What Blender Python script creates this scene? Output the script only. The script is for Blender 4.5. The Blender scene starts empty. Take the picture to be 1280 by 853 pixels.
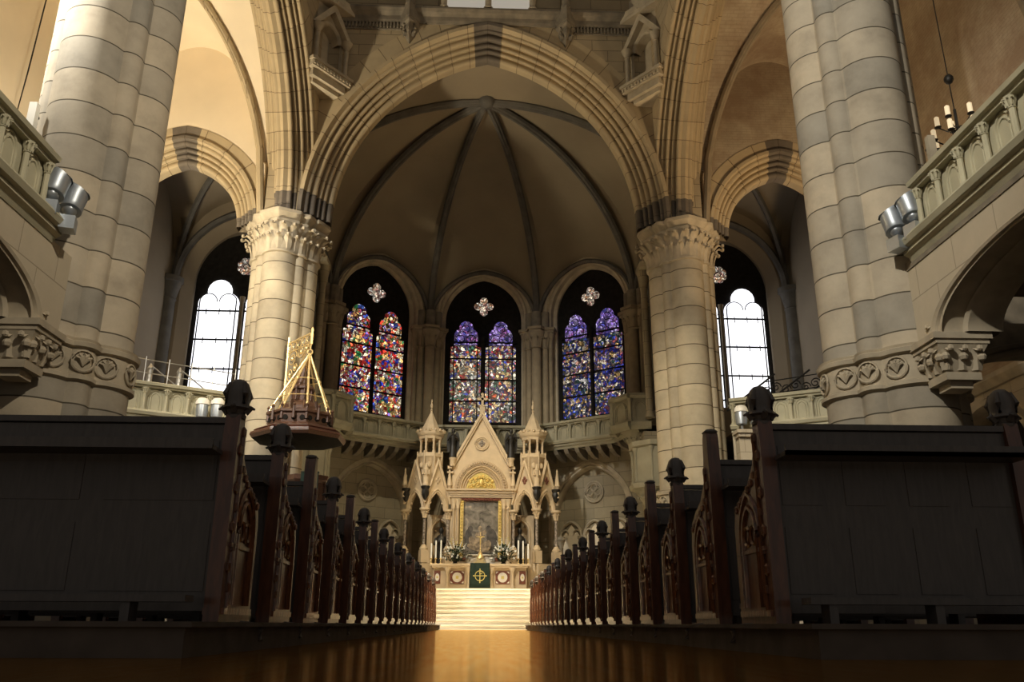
import bpy, math, random
from mathutils import Vector, Matrix
random.seed(7)
PI = math.pi
V = Vector
SC = bpy.context.scene
COL = SC.collection

# ------------------------------------------------------------------ camera
F = 1062.8
d_f = V((-41.0, -355.5, -F)).normalized()
d_u = V((11.0, 3176.5, -F)).normalized()
d_r = d_f.cross(d_u).normalized()
d_u = d_r.cross(d_f).normalized()
cam = bpy.data.cameras.new('camera')
cam.sensor_width = 36.0
cam.lens = F * 36.0 / 1280.0
cam.clip_end = 300
cam_o = bpy.data.objects.new('camera', cam)
COL.objects.link(cam_o)
CZ = 0.0                                   # level with the pew platforms
FZ = -0.12                                 # aisle floor
M3 = Matrix((d_r, d_f, d_u))
cam_o.matrix_world = Matrix.Translation((0, 0, CZ)) @ M3.to_4x4()
SC.camera = cam_o
# ------------------------------------------------------------------ world, exposure
SC.view_settings.view_transform = 'Standard'
SC.view_settings.look = 'None'
SC.view_settings.gamma = 1
SC.view_settings.use_curve_mapping = False
SC.view_settings.exposure = 0.0
w = bpy.data.worlds.new('world'); SC.world = w; w.use_nodes = True
bg = w.node_tree.nodes['Background']
bg.inputs[0].default_value = (1.0, 0.93, 0.84, 1)
bg.inputs[1].default_value = 0.155

# ------------------------------------------------------------------ lamps, mostly added spots (all out of the frame or in a lamp's builder)
def spot(name, loc, target, energy, color, angle=60, blend=0.6, radius=0.3):
    l = bpy.data.lights.new(name, 'SPOT'); l.energy = energy; l.color = color
    l.spot_size = math.radians(angle); l.spot_blend = blend; l.shadow_soft_size = radius
    o = bpy.data.objects.new(name, l); COL.objects.link(o)
    o.location = loc
    o.rotation_euler = (V(target) - V(loc)).to_track_quat('-Z', 'Y').to_euler()
    return o
def area(name, loc, target, energy, color, sx, sy):
    l = bpy.data.lights.new(name, 'AREA'); l.energy = energy; l.color = color
    l.shape = 'RECTANGLE'; l.size = sx; l.size_y = sy
    o = bpy.data.objects.new(name, l); COL.objects.link(o)
    o.location = loc
    o.rotation_euler = (V(target) - V(loc)).to_track_quat('-Z', 'Y').to_euler()
    return o
WARM = (1.0, 0.80, 0.52)
DAY = (1.0, 0.93, 0.80)
# added spots without fixtures, above the frame, aimed past each other at the piers and columns
spot('added_nave_spot', (-5.0, -1.0, 14.0), (7.6, 15.0, 8.0), 11000, DAY, 42, 0.8, 0.25)
spot('added_nave_spot', (5.0, -1.0, 14.0), (-7.6, 14.5, 8.5), 8500, (1.0, 0.88, 0.70), 44, 0.9, 0.25)
spot('added_crossing_spot', (-1.5, 9.0, 15.0), (6.2, 24.8, 4.5), 7500, (1.0, 0.88, 0.66), 26, 0.9, 0.2)  # added spots for the two columns and the upper wall
spot('added_crossing_spot', (2.5, 9.0, 15.0), (-6.0, 24.8, 7.0), 5200, (1.0, 0.83, 0.55), 22, 0.9, 0.2)
spot('added_crossing_spot', (0.0, 6.0, 17.5), (0.0, 24.5, 18.8), 300, (1.0, 0.80, 0.50), 58, 1.0, 1.2)
# daylight from a clerestory window of the left aisle onto the outer face of the left pier
spot('aisle_window_light', (-11.8, 9.5, 15.5), (-7.8, 14.9, 11.5), 14000, (1.0, 0.95, 0.85), 60, 0.8, 0.5)
# added spots over the crossing, aimed at altar and steps
spot('added_altar_spot', (2.5, 21.0, 21.5), (0.0, 31.8, 3.0), 6500, (1.0, 0.78, 0.46), 21, 0.8, 0.15)
spot('added_steps_spot', (0.0, 22.5, 22.0), (0.0, 27.6, 0.4), 60000, (1.0, 0.86, 0.60), 19, 0.6, 0.15)  # added in place of sunlight falling on the steps
spot('added_aisle_spot', (-3.2, 18.0, 20.0), (1.3, 22.0, 0.4), 42000, (1.0, 0.80, 0.52), 20, 0.9, 0.15)  # added pair to brighten the far pew ends and aisle floor
spot('added_aisle_spot', (3.2, 18.0, 20.0), (-1.1, 22.3, 0.4), 28000, (1.0, 0.80, 0.52), 19, 0.9, 0.15)
spot('added_apse_spot', (0.0, 19.8, 17.6), (0.0, 33.5, 4.6), 3600, (1.0, 0.88, 0.62), 44, 0.8, 0.3)  # added to brighten the lower apse walls
# uplights on the galleries, aimed at the transept vaults
spot('gallery_uplight', (-11.4, 19.2, 6.4), (-9.0, 21.0, 17.5), 6000, (1.0, 0.86, 0.62), 125, 0.9, 0.35)
spot('gallery_uplight', (11.4, 19.2, 6.4), (9.0, 21.0, 17.5), 2300, (1.0, 0.72, 0.42), 120, 0.9, 0.4)

# ------------------------------------------------------------------ materials
def new_mat(name):
    m = bpy.data.materials.new(name); m.use_nodes = True
    nt = m.node_tree; b = nt.nodes['Principled BSDF']
    return m, nt, b
def link(nt, a, b): nt.links.new(a, b)
def ramp(nt, fac, stops):
    r = nt.nodes.new('ShaderNodeValToRGB'); e = r.color_ramp.elements
    e[0].position, e[0].color = stops[0][0], (*stops[0][1], 1)
    e[1].position, e[1].color = stops[-1][0], (*stops[-1][1], 1)
    for p, c in stops[1:-1]:
        x = e.new(p); x.color = (*c, 1)
    link(nt, fac, r.inputs[0]); return r.outputs[0]
def simple(name, col, rough=0.6, metal=0.0, var=0.25, scale=3.0, bump=0.0, spec=0.5):
    m, nt, b = new_mat(name)
    tc = nt.nodes.new('ShaderNodeTexCoord')
    n = nt.nodes.new('ShaderNodeTexNoise'); n.inputs['Scale'].default_value = scale; n.inputs['Detail'].default_value = 5
    link(nt, tc.outputs['Object'], n.inputs['Vector'])
    lo = tuple(c * (1 - var) for c in col); hi = tuple(min(1, c * (1 + var)) for c in col)
    link(nt, ramp(nt, n.outputs[0], [(0.3, lo), (0.7, hi)]), b.inputs['Base Color'])
    b.inputs['Roughness'].default_value = rough; b.inputs['Metallic'].default_value = metal
    b.inputs['Specular IOR Level'].default_value = spec
    if bump:
        bp = nt.nodes.new('ShaderNodeBump'); bp.inputs['Strength'].default_value = bump; bp.inputs['Distance'].default_value = 0.02
        link(nt, n.outputs[0], bp.inputs['Height']); link(nt, bp.outputs[0], b.inputs['Normal'])
    return m
def stone(name, c1, c2, mortar, bw, rh, offset=0.5, ms=0.012, var=0.22, rough=0.8, dirt=None):
    """coursed stone; the UVs are in metres (or in shafts)"""
    m, nt, b = new_mat(name)
    uv = nt.nodes.new('ShaderNodeUVMap')
    br = nt.nodes.new('ShaderNodeTexBrick')
    br.offset = offset; br.squash = 1.0
    br.inputs['Scale'].default_value = 1.0
    br.inputs['Brick Width'].default_value = bw; br.inputs['Row Height'].default_value = rh
    br.inputs['Mortar Size'].default_value = ms; br.inputs['Mortar Smooth'].default_value = 0.3
    br.inputs['Color1'].default_value = (*c1, 1); br.inputs['Color2'].default_value = (*c2, 1)
    br.inputs['Mortar'].default_value = (*mortar, 1)
    link(nt, uv.outputs[0], br.inputs['Vector'])
    tc = nt.nodes.new('ShaderNodeTexCoord')
    n = nt.nodes.new('ShaderNodeTexNoise'); n.inputs['Scale'].default_value = 1.3; n.inputs['Detail'].default_value = 8; n.inputs['Roughness'].default_value = 0.65
    link(nt, tc.outputs['Object'], n.inputs['Vector'])
    g = ramp(nt, n.outputs[0], [(0.25, (1 - var,) * 3), (0.5, (0.95, 0.95, 0.95)), (0.75, (1 + var * 0.4,) * 3)])
    mx = nt.nodes.new('ShaderNodeMix'); mx.data_type = 'RGBA'; mx.blend_type = 'MULTIPLY'; mx.inputs[0].default_value = 1.0
    link(nt, br.outputs[0], mx.inputs[6]); link(nt, g, mx.inputs[7])
    out = mx.outputs[2]
    if dirt:
        n2 = nt.nodes.new('ShaderNodeTexNoise'); n2.inputs['Scale'].default_value = 0.45; n2.inputs['Detail'].default_value = 10; n2.inputs['Roughness'].default_value = 0.7
        link(nt, tc.outputs['Object'], n2.inputs['Vector'])
        g2 = ramp(nt, n2.outputs[0], [(0.42, (0, 0, 0)), (0.62, (1, 1, 1))])
        mx2 = nt.nodes.new('ShaderNodeMix'); mx2.data_type = 'RGBA'
        link(nt, g2, mx2.inputs[0]); link(nt, out, mx2.inputs[6]); mx2.inputs[7].default_value = (*dirt, 1)
        out = mx2.outputs[2]
    link(nt, out, b.inputs['Base Color'])
    b.inputs['Roughness'].default_value = rough; b.inputs['Specular IOR Level'].default_value = 0.25
    n3 = nt.nodes.new('ShaderNodeTexNoise'); n3.inputs['Scale'].default_value = 25; n3.inputs['Detail'].default_value = 4
    link(nt, tc.outputs['Object'], n3.inputs['Vector'])
    ad = nt.nodes.new('ShaderNodeMath'); ad.operation = 'MULTIPLY_ADD'; ad.inputs[1].default_value = 0.15
    inv = nt.nodes.new('ShaderNodeMath'); inv.operation = 'SUBTRACT'; inv.inputs[0].default_value = 1.0
    link(nt, br.outputs['Fac'], inv.inputs[1])
    link(nt, n3.outputs[0], ad.inputs[0]); link(nt, inv.outputs[0], ad.inputs[2])
    bp = nt.nodes.new('ShaderNodeBump'); bp.inputs['Strength'].default_value = 0.5; bp.inputs['Distance'].default_value = 0.02
    link(nt, ad.outputs[0], bp.inputs['Height']); link(nt, bp.outputs[0], b.inputs['Normal'])
    return m
def glass_lit(name, palette, strength, sc=9.0, dark=0.35):
    """leaded picture glass with daylight behind it"""
    m, nt, b = new_mat(name)
    tc = nt.nodes.new('ShaderNodeTexCoord')
    wn = nt.nodes.new('ShaderNodeTexNoise'); wn.inputs['Scale'].default_value = 4.0
    link(nt, tc.outputs['Object'], wn.inputs['Vector'])
    mixv = nt.nodes.new('ShaderNodeMix'); mixv.data_type = 'VECTOR'; mixv.inputs[0].default_value = 0.18
    link(nt, tc.outputs['Object'], mixv.inputs[4]); link(nt, wn.outputs['Color'], mixv.inputs[5])
    vec = mixv.outputs[1]
    def vor(scale, feature):
        v = nt.nodes.new('ShaderNodeTexVoronoi'); v.feature = feature; v.inputs['Scale'].default_value = scale
        link(nt, vec, v.inputs['Vector']); return v
    v1 = vor(sc * 1.7, 'F1'); v2 = vor(sc * 0.66, 'F1'); e1 = vor(sc * 1.7, 'DISTANCE_TO_EDGE')
    sep1 = nt.nodes.new('ShaderNodeSeparateColor'); link(nt, v1.outputs['Color'], sep1.inputs[0])
    sep2 = nt.nodes.new('ShaderNodeSeparateColor'); link(nt, v2.outputs['Color'], sep2.inputs[0])
    ad = nt.nodes.new('ShaderNodeMath'); ad.operation = 'MULTIPLY_ADD'; ad.inputs[1].default_value = 0.16
    ml = nt.nodes.new('ShaderNodeMath'); ml.operation = 'MULTIPLY'; ml.inputs[1].default_value = 0.84
    link(nt, sep2.outputs[0], ml.inputs[0]); link(nt, sep1.outputs[0], ad.inputs[0]); link(nt, ml.outputs[0], ad.inputs[2])
    n = len(palette)
    r = nt.nodes.new('ShaderNodeValToRGB'); r.color_ramp.interpolation = 'CONSTANT'
    e = r.color_ramp.elements
    e[0].position = 0; e[0].color = (*palette[0], 1); e[1].position = 0.08 + 0.84 * (n - 1) / n; e[1].color = (*palette[-1], 1)
    for i in range(1, n - 1):
        x = e.new(0.08 + 0.84 * i / n); x.color = (*palette[i], 1)
    link(nt, ad.outputs[0], r.inputs[0])
    br = ramp(nt, sep1.outputs[1], [(0.0, (dark * 0.3,) * 3), (0.5, (0.45, 0.45, 0.45)), (0.8, (0.9, 0.9, 0.9)), (1.0, (1.9, 1.9, 1.9))])
    lead = ramp(nt, e1.outputs[0], [(0.02, (0.0, 0.0, 0.0)), (0.09, (1, 1, 1))])
    fine = nt.nodes.new('ShaderNodeTexNoise'); fine.inputs['Scale'].default_value = 32; fine.inputs['Detail'].default_value = 3
    link(nt, tc.outputs['Object'], fine.inputs['Vector'])
    fr = ramp(nt, fine.outputs[0], [(0.38, (0.25, 0.25, 0.25)), (0.6, (1.1, 1.1, 1.1))])
    cur = r.outputs[0]
    for x in (br, lead, fr):
        mx = nt.nodes.new('ShaderNodeMix'); mx.data_type = 'RGBA'; mx.blend_type = 'MULTIPLY'; mx.inputs[0].default_value = 1.0
        link(nt, cur, mx.inputs[6]); link(nt, x, mx.inputs[7]); cur = mx.outputs[2]
    b.inputs['Base Color'].default_value = (0.02, 0.02, 0.02, 1); b.inputs['Roughness'].default_value = 0.3
    link(nt, cur, b.inputs['Emission Color']); b.inputs['Emission Strength'].default_value = strength
    return m
def wood(name, c1, c2, rough, scale=(1, 12, 1), coat=0.0, tint=None, spec=0.5, bump=0.1):
    m, nt, b = new_mat(name)
    tc = nt.nodes.new('ShaderNodeTexCoord'); mp = nt.nodes.new('ShaderNodeMapping'); mp.inputs['Scale'].default_value = scale
    n = nt.nodes.new('ShaderNodeTexNoise'); n.inputs['Scale'].default_value = 6; n.inputs['Detail'].default_value = 8; n.inputs['Distortion'].default_value = 0.6
    link(nt, tc.outputs['Object'], mp.inputs[0]); link(nt, mp.outputs[0], n.inputs['Vector'])
    link(nt, ramp(nt, n.outputs[0], [(0.3, c1), (0.7, c2)]), b.inputs['Base Color'])
    b.inputs['Roughness'].default_value = rough; b.inputs['Coat Weight'].default_value = coat; b.inputs['Coat Roughness'].default_value = 0.12
    b.inputs['Specular IOR Level'].default_value = spec
    if tint: b.inputs['Specular Tint'].default_value = (*tint, 1)
    bp = nt.nodes.new('ShaderNodeBump'); bp.inputs['Strength'].default_value = bump; bp.inputs['Distance'].default_value = 0.01
    link(nt, n.outputs[0], bp.inputs['Height']); link(nt, bp.outputs[0], b.inputs['Normal'])
    return m

MT = {}
MT['pier'] = stone('pier_stone', (0.52, 0.44, 0.32), (0.30, 0.275, 0.225), (0.10, 0.085, 0.06), 1.0, 0.66, 0.0, 0.014, 0.34)
MT['column'] = stone('column_stone', (0.55, 0.47, 0.33), (0.41, 0.35, 0.25), (0.13, 0.105, 0.07), 1.0, 0.62, 0.0, 0.016, 0.3)
MT['wall'] = stone('ashlar_stone', (0.42, 0.34, 0.22), (0.37, 0.30, 0.195), (0.19, 0.15, 0.095), 1.05, 0.42, 0.5, 0.012, 0.15)
MT['pale'] = stone('pale_ashlar', (0.52, 0.45, 0.33), (0.49, 0.42, 0.31), (0.34, 0.29, 0.21), 1.1, 0.8, 0.5, 0.01, 0.12)
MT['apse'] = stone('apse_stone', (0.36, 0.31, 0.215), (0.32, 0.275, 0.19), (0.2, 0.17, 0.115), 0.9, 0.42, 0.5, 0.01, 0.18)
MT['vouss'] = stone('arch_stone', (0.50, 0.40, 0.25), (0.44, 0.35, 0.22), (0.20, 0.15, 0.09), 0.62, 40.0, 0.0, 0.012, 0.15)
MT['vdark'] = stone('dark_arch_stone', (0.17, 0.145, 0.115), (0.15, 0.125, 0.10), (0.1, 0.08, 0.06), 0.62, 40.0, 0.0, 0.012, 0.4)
MT['trim'] = simple('carved_stone', (0.44, 0.375, 0.27), 0.8, 0, 0.2, 2.5, 0.3)
MT['apse_gallery'] = simple('apse_gallery_stone', (0.29, 0.265, 0.185), 0.8, 0, 0.15, 2.0, 0.15)
MT['green_stone'] = simple('gallery_stone', (0.42, 0.39, 0.27), 0.75, 0, 0.12, 2.0, 0.15)
MT['dark_trim_and_shade'] = simple('dark_stone_and_shade', (0.20, 0.17, 0.125), 0.85, 0, 0.3, 3, 0.3)  # also carries the shade of the aisle walls and gallery undersides
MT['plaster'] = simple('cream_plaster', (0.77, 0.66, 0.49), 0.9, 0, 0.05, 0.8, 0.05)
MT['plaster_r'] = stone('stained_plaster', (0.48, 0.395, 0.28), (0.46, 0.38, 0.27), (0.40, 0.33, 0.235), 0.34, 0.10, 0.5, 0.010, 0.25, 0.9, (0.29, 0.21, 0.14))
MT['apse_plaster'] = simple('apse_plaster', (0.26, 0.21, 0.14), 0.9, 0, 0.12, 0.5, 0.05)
MT['rib'] = simple('rib_stone', (0.27, 0.215, 0.14), 0.85, 0, 0.15, 3, 0.2)
MT['rib_dark'] = simple('dark_rib_stone', (0.11, 0.10, 0.085), 0.85, 0, 0.2, 3, 0.2)
MT['chapel'] = simple('chapel_plaster', (0.25, 0.20, 0.135), 0.9, 0, 0.1, 0.6)
MT['altar'] = simple('altar_limestone', (0.58, 0.45, 0.285), 0.6, 0, 0.08, 4, 0.1)
MT['altar_dark'] = simple('altar_ornament_stone', (0.50, 0.38, 0.24), 0.7, 0, 0.25, 30, 0.4)
MT['marble'] = simple('white_marble_steps', (0.72, 0.66, 0.55), 0.35, 0, 0.1, 2.0)
MT['gold'] = simple('gilding', (0.85, 0.60, 0.20), 0.45, 0.5, 0.3, 20, 0.3)
MT['brass'] = simple('brass', (0.85, 0.64, 0.30), 0.4, 0.55, 0.15, 10)
MT['iron'] = simple('wrought_iron', (0.03, 0.028, 0.025), 0.5, 0.6, 0.2, 10)
MT['silver'] = simple('grey_lamp_metal', (0.42, 0.46, 0.50), 0.38, 0.7, 0.1, 4)
MT['steel'] = simple('pale_steel', (0.6, 0.6, 0.58), 0.35, 0.8, 0.1, 10)
MT['bronze'] = simple('dark_bronze', (0.025, 0.022, 0.018), 0.45, 0.4, 0.3, 12)
MT['lampglass'] = simple('white_lamp_cap', (0.8, 0.76, 0.66), 0.4, 0, 0.05, 3)
MT['black'] = simple('dark_glass_lead_and_shade', (0.016, 0.014, 0.012), 0.85, 0, 0.3, 6, 0, 0.1)  # window plates and leads; also the darkness behind the low arches
MT['shaft_marble'] = simple('veined_dark_marble', (0.30, 0.25, 0.20), 0.25, 0, 0.7, 14)
MT['candle'] = simple('candle_wax', (0.92, 0.90, 0.82), 0.5, 0, 0.02, 3)
MT['petal'] = simple('white_petals', (0.88, 0.88, 0.82), 0.6, 0, 0.05, 5)
MT['leaf'] = simple('dark_foliage', (0.035, 0.06, 0.022), 0.6, 0, 0.5, 15)
MT['pollen'] = simple('yellow_blossom', (0.55, 0.50, 0.12), 0.6, 0, 0.2, 15)
MT['green_cloth'] = simple('dark_green_cloth', (0.005, 0.018, 0.010), 0.85, 0, 0.2, 10)
MT['gold_thread'] = simple('gold_embroidery', (0.62, 0.50, 0.16), 0.5, 0.2, 0.2, 30)
MT['red_inlay'] = simple('red_brown_inlay', (0.17, 0.055, 0.03), 0.4, 0, 0.3, 20)
MT['floor'] = wood('polished_parquet', (0.10, 0.038, 0.009), (0.24, 0.10, 0.024), 0.13, (12, 1.2, 1), 0.0, (1.0, 0.66, 0.28), 0.8, 0.03)
m, nt, b = new_mat('polished_parquet_gloss')
tc = nt.nodes.new('ShaderNodeTexCoord'); mp = nt.nodes.new('ShaderNodeMapping'); mp.inputs['Scale'].default_value = (9, 0.7, 1)
n = nt.nodes.new('ShaderNodeTexNoise'); n.inputs['Scale'].default_value = 3; n.inputs['Detail'].default_value = 8
link(nt, tc.outputs['Object'], mp.inputs[0]); link(nt, mp.outputs[0], n.inputs['Vector'])
link(nt, ramp(nt, n.outputs[0], [(0.3, (0.12, 0.046, 0.011)), (0.7, (0.26, 0.11, 0.028))]), b.inputs['Base Color'])
b.inputs['Roughness'].default_value = 0.5; b.inputs['Specular IOR Level'].default_value = 0.0
gs = nt.nodes.new('ShaderNodeBsdfGlossy'); gs.inputs['Roughness'].default_value = 0.14
link(nt, ramp(nt, n.outputs[0], [(0.3, (0.96, 0.64, 0.30)), (0.7, (1.0, 0.80, 0.48))]), gs.inputs['Color'])
lw_ = nt.nodes.new('ShaderNodeLayerWeight'); lw_.inputs['Blend'].default_value = 0.35
ms_ = nt.nodes.new('ShaderNodeMixShader'); link(nt, lw_.outputs['Facing'], ms_.inputs[0]); link(nt, b.outputs[0], ms_.inputs[1]); link(nt, gs.outputs[0], ms_.inputs[2])
pn = nt.nodes.new('ShaderNodeTexNoise'); pn.inputs['Scale'].default_value = 1.6; pn.inputs['Detail'].default_value = 3
link(nt, tc.outputs['Object'], pn.inputs['Vector'])
bp = nt.nodes.new('ShaderNodeBump'); bp.inputs['Strength'].default_value = 0.12; bp.inputs['Distance'].default_value = 0.01
link(nt, pn.outputs[0], bp.inputs['Height']); link(nt, bp.outputs[0], gs.inputs['Normal'])
link(nt, ms_.outputs[0], nt.nodes['Material Output'].inputs[0])
MT['floor'] = m
MT['pew'] = wood('dark_varnished_wood', (0.075, 0.066, 0.061), (0.105, 0.090, 0.082), 0.5, (6, 6, 1), 0.15)
MT['plinth'] = simple('dark_platform_wood', (0.09, 0.075, 0.065), 0.85, 0, 0.2, 6, 0, 0.1)
MT['pewend'] = wood('reddish_varnished_wood', (0.07, 0.027, 0.015), (0.15, 0.055, 0.026), 0.30, (6, 6, 1), 0.5)
MT['pewcarve'] = wood('carved_varnished_wood', (0.06, 0.022, 0.010), (0.22, 0.075, 0.028), 0.28, (6, 6, 2), 0.5, None, 0.5, 0.4)
MT['pulpit'] = wood('painted_oak', (0.055, 0.028, 0.018), (0.13, 0.06, 0.035), 0.4, (4, 4, 4), 0.3)
MT['crate'] = wood('light_plywood', (0.42, 0.26, 0.11), (0.55, 0.36, 0.17), 0.5, (1, 8, 1))
PAL_L = [(.45, .02, .02), (.95, .85, .6), (.02, .04, .4), (.75, .06, .03), (.95, .6, .2), (.04, .25, .08), (.8, .12, .05), (.2, .12, .45), (.95, .9, .75), (.5, .04, .03), (.85, .45, .15), (.9, .8, .55), (.25, .05, .08), (.05, .1, .4)]
PAL_C = [(.35, .03, .03), (.85, .6, .25), (.03, .05, .35), (.95, .85, .6), (.15, .1, .3), (.75, .12, .04), (.9, .7, .4), (.03, .04, .05), (.05, .14, .09), (.9, .85, .75), (.3, .04, .06), (.04, .05, .3), (.8, .5, .25), (.9, .8, .6)]
PAL_R = [(.02, .03, .3), (.4, .1, .1), (.05, .08, .55), (.85, .75, .55), (.02, .02, .03), (.65, .4, .15), (.06, .1, .5), (.03, .08, .07), (.7, .65, .6), (.02, .02, .12), (.5, .25, .18), (.12, .1, .35), (.8, .65, .45)]
MT['glassL'] = glass_lit('stained_glass_red', PAL_L, 1.6, 7.0)
MT['glassC'] = glass_lit('stained_glass_mixed', PAL_C, 1.3, 7.5)
MT['glassR'] = glass_lit('stained_glass_blue', PAL_R, 1.15, 8.0, 0.2)
MT['glassP'] = glass_lit('stained_glass_purple', [(.35, .2, .7), (.5, .35, .8), (.15, .1, .45), (.6, .5, .85), (.3, .1, .3), (.1, .1, .5)], 1.2, 9.0)
MT['glassRose'] = glass_lit('stained_glass_pale', [(.9, .7, .5), (.9, .85, .75), (.6, .3, .15), (.95, .8, .6), (.5, .25, .2), (.8, .7, .6)], 1.1, 11.0)
m, nt, b = new_mat('clear_window_daylight')
b.inputs['Base Color'].default_value = (0.9, 0.9, 0.95, 1)
tc = nt.nodes.new('ShaderNodeTexCoord'); nz = nt.nodes.new('ShaderNodeTexNoise'); nz.inputs['Scale'].default_value = 1.5
link(nt, tc.outputs['Object'], nz.inputs['Vector'])
link(nt, ramp(nt, nz.outputs[0], [(0.3, (0.88, 0.90, 1.0)), (0.7, (1, 1, 1))]), b.inputs['Emission Color'])
b.inputs['Emission Strength'].default_value = 1.7
MT['daylight'] = m
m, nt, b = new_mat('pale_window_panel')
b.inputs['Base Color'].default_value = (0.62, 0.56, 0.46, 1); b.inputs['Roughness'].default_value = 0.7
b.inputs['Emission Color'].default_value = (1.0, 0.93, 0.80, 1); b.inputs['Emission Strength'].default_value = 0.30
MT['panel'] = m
# dim oil painting: muted figures in greys and browns
m, nt, b = new_mat('oil_painting')
tc = nt.nodes.new('ShaderNodeTexCoord'); nz = nt.nodes.new('ShaderNodeTexNoise'); nz.inputs['Scale'].default_value = 3.2; nz.inputs['Detail'].default_value = 5; nz.inputs['Distortion'].default_value = 1.2
link(nt, tc.outputs['Object'], nz.inputs['Vector'])
link(nt, ramp(nt, nz.outputs[0], [(0.3, (.05, .04, .03)), (0.45, (.16, .14, .11)), (0.6, (.25, .22, .18)), (0.72, (.5, .4, .28))]), b.inputs['Base Color'])
b.inputs['Roughness'].default_value = 0.4
MT['painting'] = m

# ------------------------------------------------------------------ mesh helpers
ORG = {}
class MB:
    def __init__(s): s.v = []; s.f = []; s.uv = []; s.mi = []
    def face(s, pts, uv=None, m=0):
        i = len(s.v); s.v += [tuple(p) for p in pts]; s.f.append(tuple(range(i, i + len(pts)))); s.uv.append(uv); s.mi.append(m)
    def grid(s, rows, uvs=None, m=0, closed=False, mf=None):
        i0 = len(s.v); n = len(rows[0])
        for r in rows: s.v += [tuple(p) for p in r]
        for a in range(len(rows) - 1):
            for b in range(n if closed else n - 1):
                c = (b + 1) % n
                s.f.append((i0 + a * n + b, i0 + a * n + c, i0 + (a + 1) * n + c, i0 + (a + 1) * n + b))
                if uvs: s.uv.append((uvs[a][b], uvs[a][c], uvs[a + 1][c], uvs[a + 1][b]))
                else: s.uv.append(None)
                s.mi.append(mf(a, b) if mf else m)
    def extr(s, poly, O, U, W, N, d0, d1, m=0, caps=(True, True)):
        O, U, W, N = V(O), V(U), V(W), V(N)
        a = [O + U * p[0] + W * p[1] + N * d0 for p in poly]; b = [O + U * p[0] + W * p[1] + N * d1 for p in poly]
        if caps[0]: s.face(a, None, m)
        if caps[1]: s.face(b[::-1], None, m)
        for i in range(len(poly)):
            j = (i + 1) % len(poly); s.face([a[i], b[i], b[j], a[j]], None, m)
    def box(s, c, d, rz=0, m=0):
        cx, cy, cz = c; x, y = d[0] / 2, d[1] / 2
        ca, sa = math.cos(rz), math.sin(rz)
        s.extr([(-x, -y), (x, -y), (x, y), (-x, y)], c, (ca, sa, 0), (-sa, ca, 0), (0, 0, 1), -d[2] / 2, d[2] / 2, m)
    def lathe(s, prof, c, seg=16, rz=0, m=0, sx=1, sy=1, caps=True, a0=0, a1=2 * PI):
        full = abs(a1 - a0 - 2 * PI) < 1e-4; n = seg if full else seg + 1
        rows = []
        for r, z in prof:
            rows.append([(c[0] + r * sx * math.cos(rz + a0 + (a1 - a0) * k / seg), c[1] + r * sy * math.sin(rz + a0 + (a1 - a0) * k / seg), c[2] + z) for k in range(n)])
        s.grid(rows, None, m, full)
        if caps and full: s.face(rows[0][::-1], None, m); s.face(rows[-1], None, m)
    def tube(s, pts, r, seg=6, m=0, caps=True):
        pts = [V(p) for p in pts]; rows = []
        up = V((0, 0, 1))
        for i, p in enumerate(pts):
            t = (pts[min(i + 1, len(pts) - 1)] - pts[max(i - 1, 0)])
            t = t.normalized() if t.length > 1e-9 else V((0, 0, 1))
            a = t.cross(up)
            if a.length < 0.05: a = t.cross(V((0, 1, 0)))
            a.normalize(); b = t.cross(a)
            rr = r[i] if isinstance(r, (list, tuple)) else r
            rows.append([p + a * rr * math.cos(2 * PI * k / seg) + b * rr * math.sin(2 * PI * k / seg) for k in range(seg)])
        s.grid(rows, None, m, True)
        if caps: s.face(rows[0][::-1], None, m); s.face(rows[-1], None, m)
    def ball(s, c, r, seg=8, m=0):
        if not isinstance(r, (list, tuple)): r = (r, r, r)
        rows = []
        for i in range(seg // 2 + 1):
            a = -PI / 2 + PI * i / (seg // 2) ; rr = max(math.cos(a), 0.02)
            rows.append([(c[0] + r[0] * rr * math.cos(2 * PI * k / seg), c[1] + r[1] * rr * math.sin(2 * PI * k / seg), c[2] + r[2] * math.sin(a)) for k in range(seg)])
        s.grid(rows, None, m, True)
    def build(s, name, mats, parent=None, smooth=38, origin=None):
        me = bpy.data.meshes.new(name)
        vs = [V(p) for p in s.v]
        if origin is not None: og = V(origin)
        elif parent is not None: og = ORG.get(parent.name, V((0, 0, 0)))
        else:
            xs = [p.x for p in vs]; ys = [p.y for p in vs]; zs = [p.z for p in vs]
            og = V(((min(xs) + max(xs)) / 2, (min(ys) + max(ys)) / 2, min(zs)))
        me.from_pydata([tuple(p - og) for p in vs], [], s.f)
        if not isinstance(mats, (list, tuple)): mats = [mats]
        for x in mats: me.materials.append(MT[x] if isinstance(x, str) else x)
        me.polygons.foreach_set('material_index', s.mi)
        ul = me.uv_layers.new(name='UVMap'); flat = []
        for fi, f in enumerate(s.f):
            u = s.uv[fi]
            if u is None:
                nrm = me.polygons[fi].normal
                if abs(nrm.z) > 0.75:
                    u = [(vs[i].x, vs[i].y) for i in f]
                else:
                    h = V((-nrm.y, nrm.x, 0)).normalized()
                    u = [(vs[i].dot(h) + 50, vs[i].z) for i in f]
            for a in u: flat += [a[0], a[1]]
        ul.data.foreach_set('uv', flat)
        if smooth:
            me.polygons.foreach_set('use_smooth', [True] * len(me.polygons))
            me.validate()
            me.set_sharp_from_angle(angle=math.radians(smooth))
        me.update()
        o = bpy.data.objects.new(name, me); COL.objects.link(o)
        if parent is not None: o.parent = parent
        else: o.location = og
        ORG[o.name] = og
        return o
def tag(o, label, cat, group=None):
    o['label'] = label; o['category'] = cat
    if group: o['group'] = group
    return o
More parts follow.
